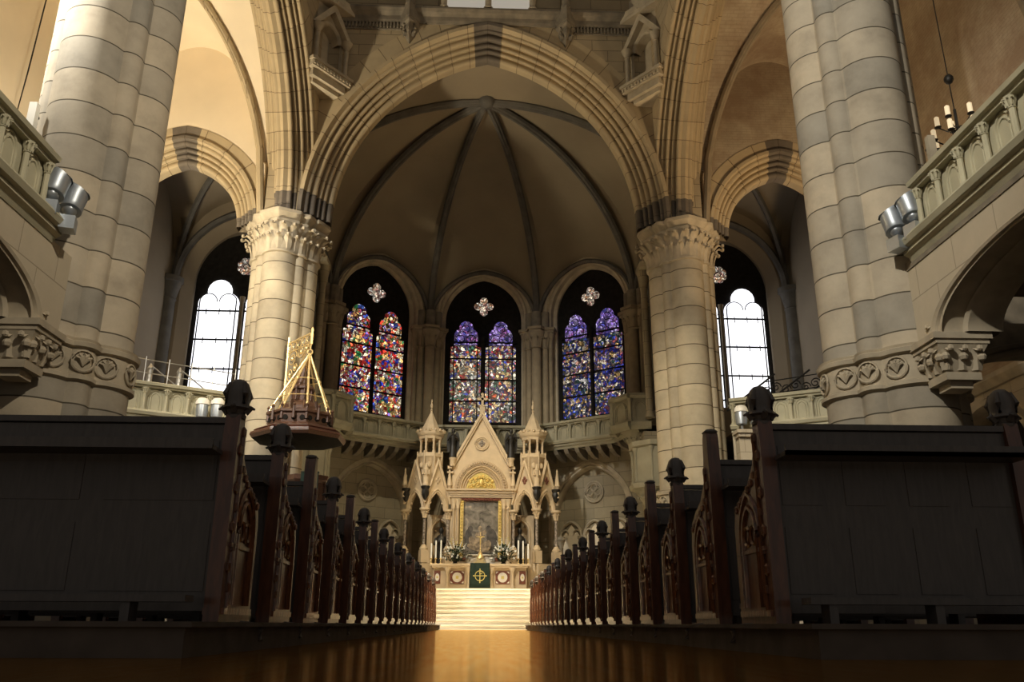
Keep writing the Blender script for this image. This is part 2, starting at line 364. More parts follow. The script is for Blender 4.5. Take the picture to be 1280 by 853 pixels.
def struct(mb, name, mats, parent=None, smooth=38):
    o = mb.build(name, mats, parent, smooth)
    if parent is None: o['kind'] = 'structure'
    return o
def thing(name, label, cat, loc=(0, 0, 0), group=None):
    o = bpy.data.objects.new(name, None); COL.objects.link(o); o.location = loc; o.empty_display_size = 0.2
    ORG[o.name] = V(loc)
    return tag(o, label, cat, group)
def dup(root, loc, rz=0, label=None, scale=None):
    r = root.copy(); COL.objects.link(r); r.location = loc; r.rotation_euler = (0, 0, rz)
    if scale: r.scale = scale
    if label: r['label'] = label
    ORG[r.name] = V(loc)
    for ch in list(root.children):
        c = ch.copy(); COL.objects.link(c); c.parent = r
        for g in list(ch.children):
            d = g.copy(); COL.objects.link(d); d.parent = c
    return r

def parch(a, h, u, t):
    """pointed arch, t = 0 at the right spring .. 1 apex; u = outward offset"""
    zs = 1.0
    if h < a: zs = h / (a * 1.02); h = a * 1.02
    R = (a * a + h * h) / (2 * a); c = a - R; Ru = R + u
    tm = math.acos(max(-1, min(1, -c / Ru))); th = tm * t
    return c + Ru * math.cos(th), Ru * math.sin(th) * zs, R * th
def arch_path(a, h, u, n=20, stilt=0):
    """points (x, z, s) from left spring over the apex to the right spring"""
    pts = []
    for k in range(2 * n + 1):
        t = k / n
        if t <= 1: x, z, q = parch(a, h, u, t); pts.append((-x, z, q))
        else: x, z, q = parch(a, h, u, 2 - t); pts.append((x, z, 100 - q))
    if stilt:
        p0, p1 = pts[0], pts[-1]
        pts = [(p0[0], -stilt, -stilt)] + pts + [(p1[0], -stilt, 100 + stilt)]
    return pts
def arch(mb, O, Rv, Wv, a, h, prof, n=20, stilt=0, m=0, dark=None, lo=0.06, hi=0.96):
    """moulding swept round a pointed arch; prof = [(u outward, w into the wall)]"""
    O, Rv, Wv = V(O), V(Rv).normalized(), V(Wv).normalized()
    paths = [arch_path(a, h, u, n, stilt) for u, w_ in prof]
    pl = [0]
    for i in range(1, len(prof)): pl.append(pl[-1] + math.hypot(prof[i][0] - prof[i - 1][0], prof[i][1] - prof[i - 1][1]))
    npt = len(paths[0]); rows = []; uvs = []
    for k in range(npt):
        rows.append([O + Rv * paths[j][k][0] + V((0, 0, paths[j][k][1])) + Wv * prof[j][1] for j in range(len(prof))])
        uvs.append([(paths[0][k][2], pl[j] + 0.3) for j in range(len(prof))])
    off = 1 if stilt else 0
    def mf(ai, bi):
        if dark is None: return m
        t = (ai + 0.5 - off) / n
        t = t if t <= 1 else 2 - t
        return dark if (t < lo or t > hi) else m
    mb.grid(rows, uvs, m, False, mf)
def bumps(p0, p1, ks, amp, n=None):
    """moulded diagonal from p0 to p1 with rolls"""
    (u0, w0), (u1, w1) = p0, p1
    L = math.hypot(u1 - u0, w1 - w0); nx, ny = (w1 - w0) / L, -(u1 - u0) / L
    if nx > 0 or (abs(nx) < 1e-6 and ny > 0): nx, ny = -nx, -ny
    out = []; tot = sum(ks); acc = 0
    for q, kk in enumerate(ks):
        mm = 6
        for i in range(mm):
            t = i / mm; tt = (acc + kk * t) / tot
            d = amp * kk / max(ks) * math.sin(PI * t) ** 0.6 if q % 2 == 0 else -amp * 0.95 * math.sin(PI * t) ** 0.5
            out.append((u0 + (u1 - u0) * tt + nx * d, w0 + (w1 - w0) * tt + ny * d))
        acc += kk
    out.append(p1); return out
def wall_arch(mb, O, Rv, Wv, a, h, u, x0, x1, zb, zt, w_=0.0, n=20, m=0, stilt=0):
    """flat wall (relative to O) with a pointed opening down to zb"""
    O, Rv, Wv = V(O), V(Rv).normalized(), V(Wv).normalized()
    P_ = lambda x, z: O + Rv * x + V((0, 0, z)) + Wv * w_
    pts = arch_path(a, h, u, n)
    xa, xb = pts[0][0], pts[-1][0]
    for p, q in zip(pts, pts[1:]):
        mb.face([P_(p[0], p[1]), P_(q[0], q[1]), P_(q[0], zt), P_(p[0], zt)], [(p[0] + 50, p[1]), (q[0] + 50, q[1]), (q[0] + 50, zt), (p[0] + 50, zt)], m)
    for l, r in ((x0, xa), (xb, x1)):
        if r - l > 1e-4:
            mb.face([P_(l, zb), P_(r, zb), P_(r, zt), P_(l, zt)], [(l + 50, zb), (r + 50, zb), (r + 50, zt), (l + 50, zt)], m)
def outline(shafts, core=0.4, n=160):
    out = []
    for k in range(n):
        th = 2 * PI * (k + 0.5) / n; dx, dy = math.cos(th), math.sin(th); best, bi = core, 99
        for i, (cx, cy, cr) in enumerate(shafts):
            b_ = cx * dx + cy * dy; disc = b_ * b_ - (cx * cx + cy * cy - cr * cr)
            if disc > 0:
                r = b_ + math.sqrt(disc)
                if r > best: best, bi = r, i
        out.append((th, best, bi))
    return out
def outline_poly(shafts, core=0.4, n=240):
    """the same with hexagonal instead of round shafts, a corner of each pointing outwards"""
    out = []
    for k in range(n):
        th = 2 * PI * (k + 0.5) / n; d = V((math.cos(th), math.sin(th))); best = core
        for cx, cy, cr in shafts:
            a0 = math.atan2(cy, cx); R_ = cr * 1.12
            pts = [V((cx + R_ * math.cos(a0 + j * PI / 3), cy + R_ * math.sin(a0 + j * PI / 3))) for j in range(6)]
            for j in range(6):
                p, q = pts[j], pts[(j + 1) % 6]; e = q - p
                den = d.x * e.y - d.y * e.x
                if abs(den) < 1e-9: continue
                t = (p.x * e.y - p.y * e.x) / den; u = (p.x * d.y - p.y * d.x) / den
                if t > 0 and 0 <= u <= 1: best = max(best, t)
        out.append((th, best, 0))
    return out
def loft(mb, c, ol, levels, m=0, uvmode='shaft'):
    """levels = [(z, dr, blend)], blend pulls the outline towards its smooth hull"""
    rmax = []
    n = len(ol); wn = n // 24
    for k in range(n):
        rmax.append(max(ol[(k + j) % n][1] for j in range(-wn, wn + 1)))
    rows = []
    for z, dr, bl in levels:
        rows.append([(c[0] + (r * (1 - bl) + rmax[k] * bl + dr) * math.cos(th), c[1] + (r * (1 - bl) + rmax[k] * bl + dr) * math.sin(th), c[2] + z) for k, (th, r, i) in enumerate(ol)])
    i0 = len(mb.v)
    for r in rows: mb.v += [tuple(p) for p in r]
    for a in range(len(rows) - 1):
        for b_ in range(n):
            cc = (b_ + 1) % n
            mb.f.append((i0 + a * n + b_, i0 + a * n + cc, i0 + (a + 1) * n + cc, i0 + (a + 1) * n + b_))
            ii = ol[b_][2] + 0.5; za, zc = levels[a][0] + c[2], levels[a + 1][0] + c[2]
            mb.uv.append(((ii, za), (ii, za), (ii, zc), (ii, zc))); mb.mi.append(m)
    mb.face(rows[-1], None, m)
    return rows
def leaf(mb, p, out, up_h, wd, curl, m=0):
    """a curled acanthus leaf"""
    p, out = V(p), V(out).normalized(); side = V((-out.y, out.x, 0))
    rows = []
    for i in range(7):
        t = i / 6
        o = curl * (t ** 2.2) ; z = up_h * (t if t < 0.8 else 0.8 + (t - 0.8) * 0.2 - (t - 0.8) * 0.9)
        ww = wd * (0.5 + 0.6 * math.sin(PI * min(t * 0.9 + 0.15, 1))) * 0.5
        rows.append([p + out * (o - 0.02) + V((0, 0, z)) - side * ww, p + out * (o + 0.03) + V((0, 0, z)), p + out * (o - 0.02) + V((0, 0, z)) + side * ww])
    mb.grid(rows, None, m)
    mb.ball(p + out * (curl * 0.95) + V((0, 0, up_h * 0.76)), wd * 0.24, 6, m)

# ------------------------------------------------------------------ floor, platforms, steps
fl = MB(); fl.face([(-13, -16, FZ), (13, -16, FZ), (13, 37, FZ), (-13, 37, FZ)])
struct(fl, 'floor', 'floor')
for sx, x0, x1 in ((-1, -12.4, -1.10), (1, 1.30, 12.4)):
    mb = MB(); mb.box(((x0 + x1) / 2, 14.2, FZ / 2 - 0.005), (x1 - x0, 21.6, -FZ - 0.01))
    xe = x1 if sx < 0 else x0
    mb.box(((x0 + x1) / 2 - sx * 0.015, 14.2, 0.0), (x1 - x0 + 0.03, 21.64, 0.02))
    struct(mb, 'trim_1' if sx < 0 else 'trim_2', 'plinth')
mb = MB()
NS = 9
for i in range(NS):
    y0 = 26.2 + i * 0.46; z = FZ + (1.17 - FZ) / NS * (i + 1)
    mb.box((0, (y0 + 31.0) / 2, z - 0.072), (9.6, 31.0 - y0, 0.144))
    mb.box((0, y0 - 0.01, z - 0.02), (9.6, 0.09, 0.04))
stp = struct(mb, 'trim_3', 'marble')
mb = MB(); mb.box((0, 33.2, 0.585), (15.4, 4.4, 1.17)); struct(mb, 'trim_4', 'marble')
mb = MB(); mb.box((0, 25.68, FZ + 0.006), (9.6, 1.3, 0.012)); mb.box((0.1, 24.6, FZ + 0.006), (2.38, 1.0, 0.012)); struct(mb, 'trim_26', 'marble')

# ------------------------------------------------------------------ east wall with the chancel arch
YW = 24.15; SP = 12.25; A0 = 4.97; H0 = 6.35
mb = MB()
wall_arch(mb, (0, YW, SP), (1, 0, 0), (0, 1, 0), A0, H0, 1.55, -6.9, 6.9, -0.1, 12.5, 0, 28)
wall_arch(mb, (0, YW, SP), (1, 0, 0), (0, 1, 0), A0, H0, 0.0, -7.4, 7.4, -0.1, 12.5, 1.0, 28)
struct(mb, 'wall_east', 'wall')
prof = [(0, 1.0), (0, 0.9)] + bumps((0.02, 0.85), (0.72, 0.05), [3, 1, 2, 1, 2, 1, 3, 1, 2], 0.10)[1:] + [(0.74, -0.02), (0.78, -0.12), (0.90, -0.12), (0.93, 0.0)]
mb = MB()
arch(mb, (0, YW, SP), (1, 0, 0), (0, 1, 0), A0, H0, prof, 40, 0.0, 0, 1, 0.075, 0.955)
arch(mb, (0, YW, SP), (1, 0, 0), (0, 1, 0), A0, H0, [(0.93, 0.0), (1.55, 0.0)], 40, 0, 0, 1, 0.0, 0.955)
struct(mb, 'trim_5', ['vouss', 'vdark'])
# string course, corbels and the blind gallery over the arch
mb = MB()
SCP = [(0, 19.42), (-0.06, 19.42), (-0.10, 19.52), (-0.12, 19.66), (-0.24, 19.76), (-0.30, 19.86), (-0.30, 19.93), (0, 19.97)]
def line_mould(mb, A, B, nrm, prof, m=0):
    """extrude a (outwards, z) profile along A-B; outwards < 0 is towards nrm"""
    A, B, nrm = V(A), V(B), V(nrm).normalized()
    d = B - A; L = d.length
    mb.extr(prof, A, -nrm, (0, 0, 1), d.normalized(), 0, L, m)
line_mould(mb, (-5.0, YW, 0), (5.0, YW, 0), (0, -1, 0), SCP)
for s in (-1, 1):
    for k in range(17):
        mb.box((s * (2.95 + k * 0.115), YW - 0.05, 19.30), (0.06, 0.1, 0.18))
    mb.box((s * 3.9, YW - 0.03, 19.17), (1.9, 0.06, 0.05))
struct(mb, 'trim_6', 'dark_trim_and_shade')
for s in (-1, 1):
    mb = MB(); cx = s * 2.65
    mb.extr([(-0.33, 0), (-0.33, -0.1), (0, -0.52), (0.33, -0.1), (0.33, 0)], (cx, YW, 19.42), (1, 0, 0), (0, 1, 0), (0, 0, 1), 0.0, 0.56)
    rows = [[(cx + x * k, YW + y * k, 19.42 - z) for x, y in ((-0.33, 0), (-0.3, -0.12), (0, -0.5), (0.3, -0.12), (0.33, 0))] for k, z in ((1, 0), (1.0, 0.12), (0.75, 0.2), (0.8, 0.32), (0.35, 0.62), (0.05, 0.80))]
    mb.grid(rows)
    for q in range(9):
        leaf(mb, (cx + (q % 3 - 1) * 0.15, YW - 0.26 + abs(q % 3 - 1) * 0.1, 18.78 + q // 3 * 0.15), ((q % 3 - 1) * 0.6, -1, 0), 0.2, 0.14, 0.1)
    mb.lathe([(0.17, 0), (0.17, 0.1), (0.13, 0.14), (0.13, 2.6)], (cx, YW - 0.28, 19.98), 12)
    struct(mb, 'trim_7' if s < 0 else 'trim_8', 'dark_trim_and_shade')
mb = MB(); mb.box((-0.78, YW - 0.02, 21.2), (1.38, 0.04, 2.4)); mb.box((0.78, YW - 0.02, 21.2), (1.38, 0.04, 2.4))
wn = struct(mb, 'window_1', 'panel')
mb = MB()
for x in (-1.52, 0, 1.52):
    mb.lathe([(0.17, 0), (0.17, 0.06), (0.11, 0.12), (0.11, 2.2)], (x, YW - 0.14, 19.98), 12)
mb.build('colonnettes', 'trim', wn)

# ------------------------------------------------------------------ compound piers and columns
def cluster(sc=1.0, sx=1, big=0.56):
    ds = 0.62
    S = [(-0.62 * sc, 0, 0.48 * sc), (0, -ds * sc, big * sc), (0.62 * sc, 0, 0.48 * sc), (0, ds * sc, big * sc)]
    for ax in (-1, 1):
        for ay in (-1, 1): S.append((ax * 0.56 * sc, ay * 0.56 * sc, 0.22 * sc))
    return S
def carved_band(mb, c, ol, z0, z1, scale=1.0):
    zc = (z0 + z1) / 2; hh = (z1 - z0)
    n = len(ol); per = 0; last = -1
    pts = [V((c[0] + r * math.cos(th), c[1] + r * math.sin(th), zc)) for th, r, i in ol]
    acc = 0; step = hh * 1.05
    for k in range(n):
        acc += (pts[k] - pts[k - 1]).length
        if acc >= step:
            acc = 0; p = pts[k]; q1 = pts[(k + 2) % n]; q0 = pts[k - 2]
            t = (q1 - q0).normalized(); o = V((t.y, -t.x, 0)); rr = hh * 0.40
            mb.tube([p + o * 0.02 + t * rr * math.cos(a) + V((0, 0, rr * math.sin(a))) for a in [2 * PI * i / 14 for i in range(15)]], 0.022, 5, 0, False)
            for i in range(5):
                a = -PI / 2 + (i - 2) * 0.55 + PI
                e = p + t * rr * 0.75 * math.cos(a) + V((0, 0, rr * 0.75 * math.sin(a))) + o * 0.03
                mb.tube([p - V((0, 0, rr * 0.5)) + o * 0.02, (p + e) / 2 + o * 0.04, e], [0.012, 0.03, 0.018], 5, 0)
def shaft_pier(name, c, label, z_top, band, scale, mat, capz=None, group=None, sgn=1):
    th = thing(name, label, 'pier' if name == 'stone_pier' else 'column', (c[0], c[1], 0), group)
    ol = outline(cluster(scale), 0.4 * scale)
    mb = MB()
    b0, b1 = band
    lv = [(0, 0.16, 0.3), (0.5, 0.16, 0.3), (0.62, 0.06, 0.1), (0.7, 0.04, 0.0), (b0 - 0.06, 0.04, 0)]
    loft(mb, (c[0], c[1], 0), ol, lv); mb.build('lower_shafts', mat, th)
    mb = MB()
    loft(mb, (c[0], c[1], 0), ol, [(b0 - 0.06, 0.04, 0), (b0 - 0.03, 0.12, 0), (b0 + 0.03, 0.12, 0), (b0 + 0.06, 0.05, 0), (b1 - 0.07, 0.05, 0), (b1 - 0.05, 0.13, 0), (b1 + 0.02, 0.15, 0), (b1 + 0.05, 0.08, 0), (b1 + 0.09, 0.10, 0), (b1 + 0.12, 0.0, 0)])
    ol2 = [(t, r + 0.05, i) for t, r, i in ol]
    carved_band(mb, (c[0], c[1]), ol2, b0 + 0.06, b1 - 0.06)
    mb.build('carved_band', 'trim', th)
    mb = MB(); zt = capz[0] if capz else z_top
    loft(mb, (c[0], c[1], 0), ol, [(b1 + 0.12, 0, 0), (zt, 0, 0)]); mb.build('shafts', mat, th)
    olp = outline_poly(cluster(scale), 0.4 * scale)
    if capz:
        z0, z1 = capz; H = z1 - z0
        mb = MB()
        loft(mb, (c[0], c[1], 0), ol, [(z0, 0.0, 0), (z0 + 0.02, 0.07, 0), (z0 + 0.08, 0.07, 0), (z0 + 0.1, 0.02, 0), (z0 + H * 0.45, 0.06, 0.1), (z0 + H * 0.66, 0.16, 0.3), (z0 + H * 0.68, 0.18, 0.35)])
        for tier, (zz, hh, cu) in enumerate(((z0 + 0.1, H * 0.42, 0.16), (z0 + H * 0.28, H * 0.42, 0.30))):
            last = None; acc = 0.0; cnt = 0
            for k, (t, r, i) in enumerate(ol):
                p = V((c[0] + (r + 0.02) * math.cos(t), c[1] + (r + 0.02) * math.sin(t), zz))
                if last is not None: acc += (p - last).length
                last = p
                if acc > 0.235:
                    acc = 0.0 if cnt or not tier else 0.12; cnt += 1
                    leaf(mb, p, (math.cos(t), math.sin(t), 0), hh, 0.24, cu * 1.25)
        mb.build('foliage_capital', 'trim', th)
        mb = MB()
        loft(mb, (c[0], c[1], 0), olp, [(z0 + H * 0.66, 0.10, 0), (z0 + H * 0.70, 0.17, 0), (z0 + H * 0.76, 0.17, 0), (z0 + H * 0.79, 0.11, 0), (z0 + H * 0.86, 0.22, 0), (z0 + H * 0.9, 0.28, 0), (z0 + H * 0.98, 0.28, 0), (z1, 0.2, 0)])
        mb.build('abacus', 'trim', th)
    return th
CP = {}
for s in (-1, 1):
    side = 'left' if s < 0 else 'right'
    CP[s] = shaft_pier('clustered_column', (s * 6.36, 25.2), 'cream stone clustered column with leafy capital, %s of the chancel arch' % side, 12.25, (3.2, 3.7), 0.95, 'column', (10.85, 12.25))
    shaft_pier('stone_pier', (s * 7.2, 14.1), 'massive grey stone pier of bundled shafts rising past the %s gallery' % side, 26, (3.72, 4.28), 1.06, 'pier')

# springers above the column capitals and the long crossing arches
Yc0 = 19.65; AL = 4.35; HL = 6.3
for s in (-1, 1):
    half = bumps((0.0, -0.12), (0.70, -0.76), [2.4, 0.8, 1.6, 0.8, 2.2, 0.8, 1.6, 0.8, 2.4], 0.09)
    prof = [(1.3, -0.8), (0.72, -0.8)] + half[::-1] + [(-0.08, 0)] + [(u, -w_) for u, w_ in half] + [(0.72, 0.8), (1.3, 0.8)]
    mb = MB()
    RVc = V((-s * 0.75, 8.0, 0)).normalized(); WVc = V((RVc.y, -RVc.x, 0))
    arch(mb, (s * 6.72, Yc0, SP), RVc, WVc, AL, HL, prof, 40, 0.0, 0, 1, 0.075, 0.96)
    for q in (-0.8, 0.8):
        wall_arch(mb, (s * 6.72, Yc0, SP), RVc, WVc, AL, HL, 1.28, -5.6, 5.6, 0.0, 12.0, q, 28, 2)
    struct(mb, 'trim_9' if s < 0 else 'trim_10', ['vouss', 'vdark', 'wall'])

# ------------------------------------------------------------------ transept bays: outer walls, side arches, vaults
XO = 12.4; XS = 9.8
for s in (-1, 1):
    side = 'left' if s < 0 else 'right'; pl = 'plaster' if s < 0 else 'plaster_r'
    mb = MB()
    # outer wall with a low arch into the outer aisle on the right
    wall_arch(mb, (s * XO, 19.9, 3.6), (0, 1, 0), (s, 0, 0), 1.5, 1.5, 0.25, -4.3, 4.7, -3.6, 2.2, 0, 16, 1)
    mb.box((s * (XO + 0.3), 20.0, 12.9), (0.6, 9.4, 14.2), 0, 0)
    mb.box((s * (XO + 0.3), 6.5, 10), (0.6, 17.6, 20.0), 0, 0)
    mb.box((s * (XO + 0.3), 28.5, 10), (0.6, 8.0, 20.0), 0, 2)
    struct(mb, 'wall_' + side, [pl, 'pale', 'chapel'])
    mb = MB()
    line_mould(mb, (s * XO, 15.6, 0), (s * XO, 24.2, 0), (-s, 0, 0), [(0, 5.5), (-0.08, 5.5), (-0.2, 5.68), (-0.2, 5.8), (0, 5.86)])
    arch(mb, (s * XO, 19.9, 3.6), (0, 1, 0), (s, 0, 0), 1.5, 1.5, [(0, 0.6), (0, 0.05), (0.06, -0.1), (0.2, -0.1), (0.25, 0)], 16)
    mb.box((s * (XO + 0.66), 19.9, 2.6), (0.2, 5.4, 5.3), 0, 1)  # black box behind the arch; the darkness beyond is put into its colour
    struct(mb, 'trim_11' if s < 0 else 'trim_12', ['trim', 'black'])
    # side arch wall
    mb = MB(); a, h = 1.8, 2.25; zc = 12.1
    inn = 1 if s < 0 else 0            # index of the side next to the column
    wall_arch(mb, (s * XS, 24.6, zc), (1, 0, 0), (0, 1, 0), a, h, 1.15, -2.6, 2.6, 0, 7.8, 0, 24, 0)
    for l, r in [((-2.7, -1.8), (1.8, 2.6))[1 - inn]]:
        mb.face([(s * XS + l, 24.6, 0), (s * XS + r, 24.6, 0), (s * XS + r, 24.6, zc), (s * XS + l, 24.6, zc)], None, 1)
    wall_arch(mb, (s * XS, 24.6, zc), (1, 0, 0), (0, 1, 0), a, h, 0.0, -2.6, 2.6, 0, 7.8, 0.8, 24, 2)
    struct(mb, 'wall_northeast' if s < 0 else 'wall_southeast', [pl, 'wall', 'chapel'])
    prof = [(0, 0.8), (0, 0.6)] + bumps((0.02, 0.56), (0.62, 0.02), [3, 1, 2, 1, 2, 1, 3], 0.09)[1:] + [(0.66, -0.1), (0.76, -0.1), (0.78, 0.0), (0.78, -0.02), (1.15, -0.02)]
    mb = MB()
    arch(mb, (s * XS, 24.6, zc), (1, 0, 0), (0, 1, 0), a, h, prof, 20, 0.0, 0, 1, 0.1, 0.9)
    for q in (s,):   # jamb shafts under the side arch
        mb.extr([(1.8 * q, 0.0), (2.5 * q, 0.0), (2.5 * q, 1.3), (1.8 * q, 1.3)], (s * XS, 24.6, 0), (1, 0, 0), (0, 1, 0), (0, 0, 1), 6.2, 12.25, 2)
        mb.extr([(1.65 * q, -0.15), (2.5 * q, -0.15), (2.5 * q, 1.4), (1.65 * q, 1.4)], (s * XS, 24.6, 0), (1, 0, 0), (0, 1, 0), (0, 0, 1), 11.85, 12.25, 2)
    struct(mb, 'trim_13' if s < 0 else 'trim_14', ['vouss', 'vdark', 'wall'])
    # vault of the transept bay
    mb = MB(); x0, x1, y0, y1 = 7.05, XO, 15.3, 24.6; HV = 6.3; N = 48
    def hv(t): return HV * math.sqrt(max(0, 1 - min(1, abs(t)) ** 2.1))
    rows = []
    for i in range(N + 1):
        ty = -1 + 2 * i / N; row = []
        for j in range(N + 1):
            tx = -1 + 2 * j / N
            row.append((s * ((x0 + x1) / 2 + tx * (x1 - x0) / 2), (y0 + y1) / 2 + ty * (y1 - y0) / 2, 12.3 + max(hv(tx), hv(ty))))
        rows.append(row)
    mb.grid(rows)
    struct(mb, 'ceiling_1' if s < 0 else 'ceiling_2', pl, None, 25)
    mb = MB()
    for dg in (-1, 1):
        pts = []
        for k in range(33):
            t = -1 + 2 * k / 32
            pts.append((s * ((x0 + x1) / 2 + t * (x1 - x0) / 2 * 0.98), (y0 + y1) / 2 + dg * t * (y1 - y0) / 2 * 0.98, 12.3 + hv(t) - 0.06))
        mb.tube(pts, 0.12, 8); mb.tube([(p[0], p[1], p[2] - 0.11) for p in pts], 0.06, 6)
    struct(mb, 'trim_15' if s < 0 else 'trim_16', 'vouss' if s < 0 else 'rib')
    # chapel beyond the side arch
    mb = MB(); yb = 31.6; cx = s * 9.62
    wall_arch(mb, (cx, yb, 13.0), (1, 0, 0), (0, 1, 0), 1.95, 2.35, 0.4, -3.4, 3.0, 0, 7, 0, 20)
    for l, r in ((-3.4, -2.35), (2.35, 3.0)):
        mb.face([(cx + l, yb, 8.0), (cx + r, yb, 8.0), (cx + r, yb, 13), (cx + l, yb, 13)])
    mb.face([(cx - 3.4, yb, 0), (cx + 3.0, yb, 0), (cx + 3.0, yb, 8.0), (cx - 3.4, yb, 8.0)])
    arch(mb, (cx, yb, 13.0), (1, 0, 0), (0, 1, 0), 1.95, 2.35, [(0, 0.7), (0, 0.35), (0.4, 0.0)], 20, 5.0)
    mb.box((s * 7.3, 28.9, 9), (0.3, 5.4, 18))
    struct(mb, 'wall_back_left' if s < 0 else 'wall_back_right', 'chapel')
    mb = MB(); rows = []
    for i in range(17):
        ty = -1 + 2 * i / 16
        rows.append([(s * (9.8 + tx * 2.6), 28.5 + ty * 3.2, 12.9 + max(3.6 * math.sqrt(max(0, 1 - abs(tx) ** 2.1)), 3.6 * math.sqrt(max(0, 1 - abs(ty) ** 2.1)))) for tx in [-1 + k / 8 for k in range(17)]])
    mb.grid(rows); struct(mb, 'ceiling_3' if s < 0 else 'ceiling_4', 'chapel', None, 25)
    mb = MB()
    for dg in (-1, 1):
        mb.tube([(s * (9.8 + t * 2.5), 28.5 + dg * t * 3.1, 12.84 + 3.6 * math.sqrt(max(0, 1 - abs(t) ** 2.1))) for t in [-1 + k / 12 for k in range(25)]], 0.12, 6)
    arch(mb, (cx, yb - 0.1, 12.9), (1, 0, 0), (0, 1, 0), 2.45, 2.9, [(0, 0.1), (0, -0.1), (0.1, -0.2), (0.22, -0.1), (0.22, 0.1)], 20)
    # clustered respond with capital
    for q in (-1, 1):
        mb.lathe([(0.3, 6), (0.3, 12.0), (0.34, 12.05), (0.3, 12.1), (0.45, 12.7), (0.52, 12.75), (0.52, 12.95)], (cx + q * 2.75, yb - 0.1, 0), 12)
    struct(mb, 'trim_17' if s < 0 else 'trim_18', 'rib_dark')

# ------------------------------------------------------------------ windows
def lancet(w_, z0, z1, n=10):
    """outline of a trefoil-headed lancet, centred on x = 0"""
    a = w_ / 2; pts = [(-a, z0), (a, z0), (a, z1 - a * 1.5)]
    for cx, cz, rr, t0, t1 in ((a * 0.42, z1 - a * 1.3, a * 0.58, -0.35, 1.35), (0, z1 - a * 0.62, a * 0.6, -0.15, PI + 0.15), (-a * 0.42, z1 - a * 1.3, a * 0.58, PI - 1.35, PI + 0.35)):
        for k in range(n + 1):
            t = t0 + (t1 - t0) * k / n; pts.append((cx + rr * math.cos(t), cz + rr * math.sin(t)))
    pts.append((-a, z1 - a * 1.5)); return pts
def tracery_window(name, C, Rv, Wv, zb, zt, zr, hw, mats, bars, strips=True, clear=False):
    """two lancets and a rosette in a plate; C = centre on the wall plane (z ignored), depth along Wv"""
    C, Rv, Wv = V((C[0], C[1], 0)), V(Rv).normalized(), V(Wv).normalized()
    o = None
    mb = MB(); pts = arch_path(hw + 0.30, 2.2, 0, 14)
    poly = [(-hw - 0.30, zb - 0.3 - 13.0), (hw + 0.30, zb - 0.3 - 13.0)] + [(p[0], p[1]) for p in pts[::-1]]
    mb.extr(poly, C + V((0, 0, 13.0)), Rv, (0, 0, 1), Wv, 0.06, 0.14)
    o = mb.build(name, 'black'); o['kind'] = 'structure'
    lw = hw - 0.14
    for q in (-1, 1):
        cx = q * hw / 2 + q * 0.03
        mb = MB()
        mw = lw * 0.72 if strips else lw * 0.94
        ox = cx - q * 0.02
        mb.extr(lancet(mw, zb, zt if not strips else zt - 1.25) if not strips else [(-mw / 2, zb), (mw / 2, zb), (mw / 2, zt - 1.15), (-mw / 2, zt - 1.15)], C + Rv * ox, Rv, (0, 0, 1), Wv, -0.02, 0.05)
        mb.build('pane', mats[0], o)
        if strips:
            mb = MB(); mb.extr(lancet(mw * 1.05, zt - 1.1, zt), C + Rv * ox, Rv, (0, 0, 1), Wv, -0.02, 0.05); mb.build('pane', mats[1], o)
            mb = MB()
            for e in (-1, 1):
                mb.extr([(e * (mw / 2 + 0.05), zb), (e * (mw / 2 + 0.17), zb), (e * (mw / 2 + 0.17), zt - 1.2), (e * (mw / 2 + 0.05), zt - 1.2)], C + Rv * ox, Rv, (0, 0, 1), Wv, -0.01, 0.05)
            mb.build('border_pane', mats[2], o)
        # leads and bars
        mb = MB()
        for z in bars:
            mb.extr([(-lw / 2, z - 0.03), (lw / 2, z - 0.03), (lw / 2, z + 0.03), (-lw / 2, z + 0.03)], C + Rv * cx, Rv, (0, 0, 1), Wv, -0.06, -0.02)
        if clear:
            for x in (-lw * 0.42, lw * 0.42):
                mb.extr([(x - 0.02, zb), (x + 0.02, zb), (x + 0.02, zt - 0.9), (x - 0.02, zt - 0.9)], C + Rv * cx, Rv, (0, 0, 1), Wv, -0.05, -0.02)
            for z in bars:
                for x in (-0.25, 0.05, 0.3):
                    mb.extr([(x * lw - 0.012, z - 0.16), (x * lw + 0.012, z - 0.16), (x * lw + 0.012, z + 0.1), (x * lw - 0.012, z + 0.1)], C + Rv * cx, Rv, (0, 0, 1), Wv, -0.05, -0.02)
            a_ = lw * 0.25
            for e in (-1, 1):
                mb.tube([C + Rv * (cx + e * a_ * 0.9 + a_ * 0.8 * math.cos(t)) + V((0, 0, zt - 0.95 + a_ * 0.8 * math.sin(t))) - Wv * 0.03 for t in [PI * k / 8 for k in range(9)]], 0.02, 4)
        else:
            for e in (-0.25, 0.25):
                mb.tube([C + Rv * (cx + e * mw + 0.2 * mw * math.cos(t)) + V((0, 0, zt - 0.85 + 0.2 * mw * math.sin(t))) - Wv * 0.03 for t in [2 * PI * k / 12 for k in range(13)]], 0.018, 4)
            mb.tube([C + Rv * (cx + 0.17 * mw * math.cos(t)) + V((0, 0, zt - 0.36 + 0.17 * mw * math.sin(t))) - Wv * 0.03 for t in [2 * PI * k / 12 for k in range(13)]], 0.018, 4)
        mb.build('lead_bars', 'black', o)
    mb = MB()
    if clear or True:      # mullion
        mb.lathe([(0.09, zb - 0.1), (0.07, zb + 0.1), (0.07, zt - 1.0), (0.1, zt - 0.95), (0.12, zt - 0.75)], C - Wv * 0.05, 10)
        mb.build('mullion', 'rib' if clear else 'black', o)
    # rosette: a ring of petals round a centre
    mb = MB(); R0 = 0.41
    npt = 4 if strips else 8
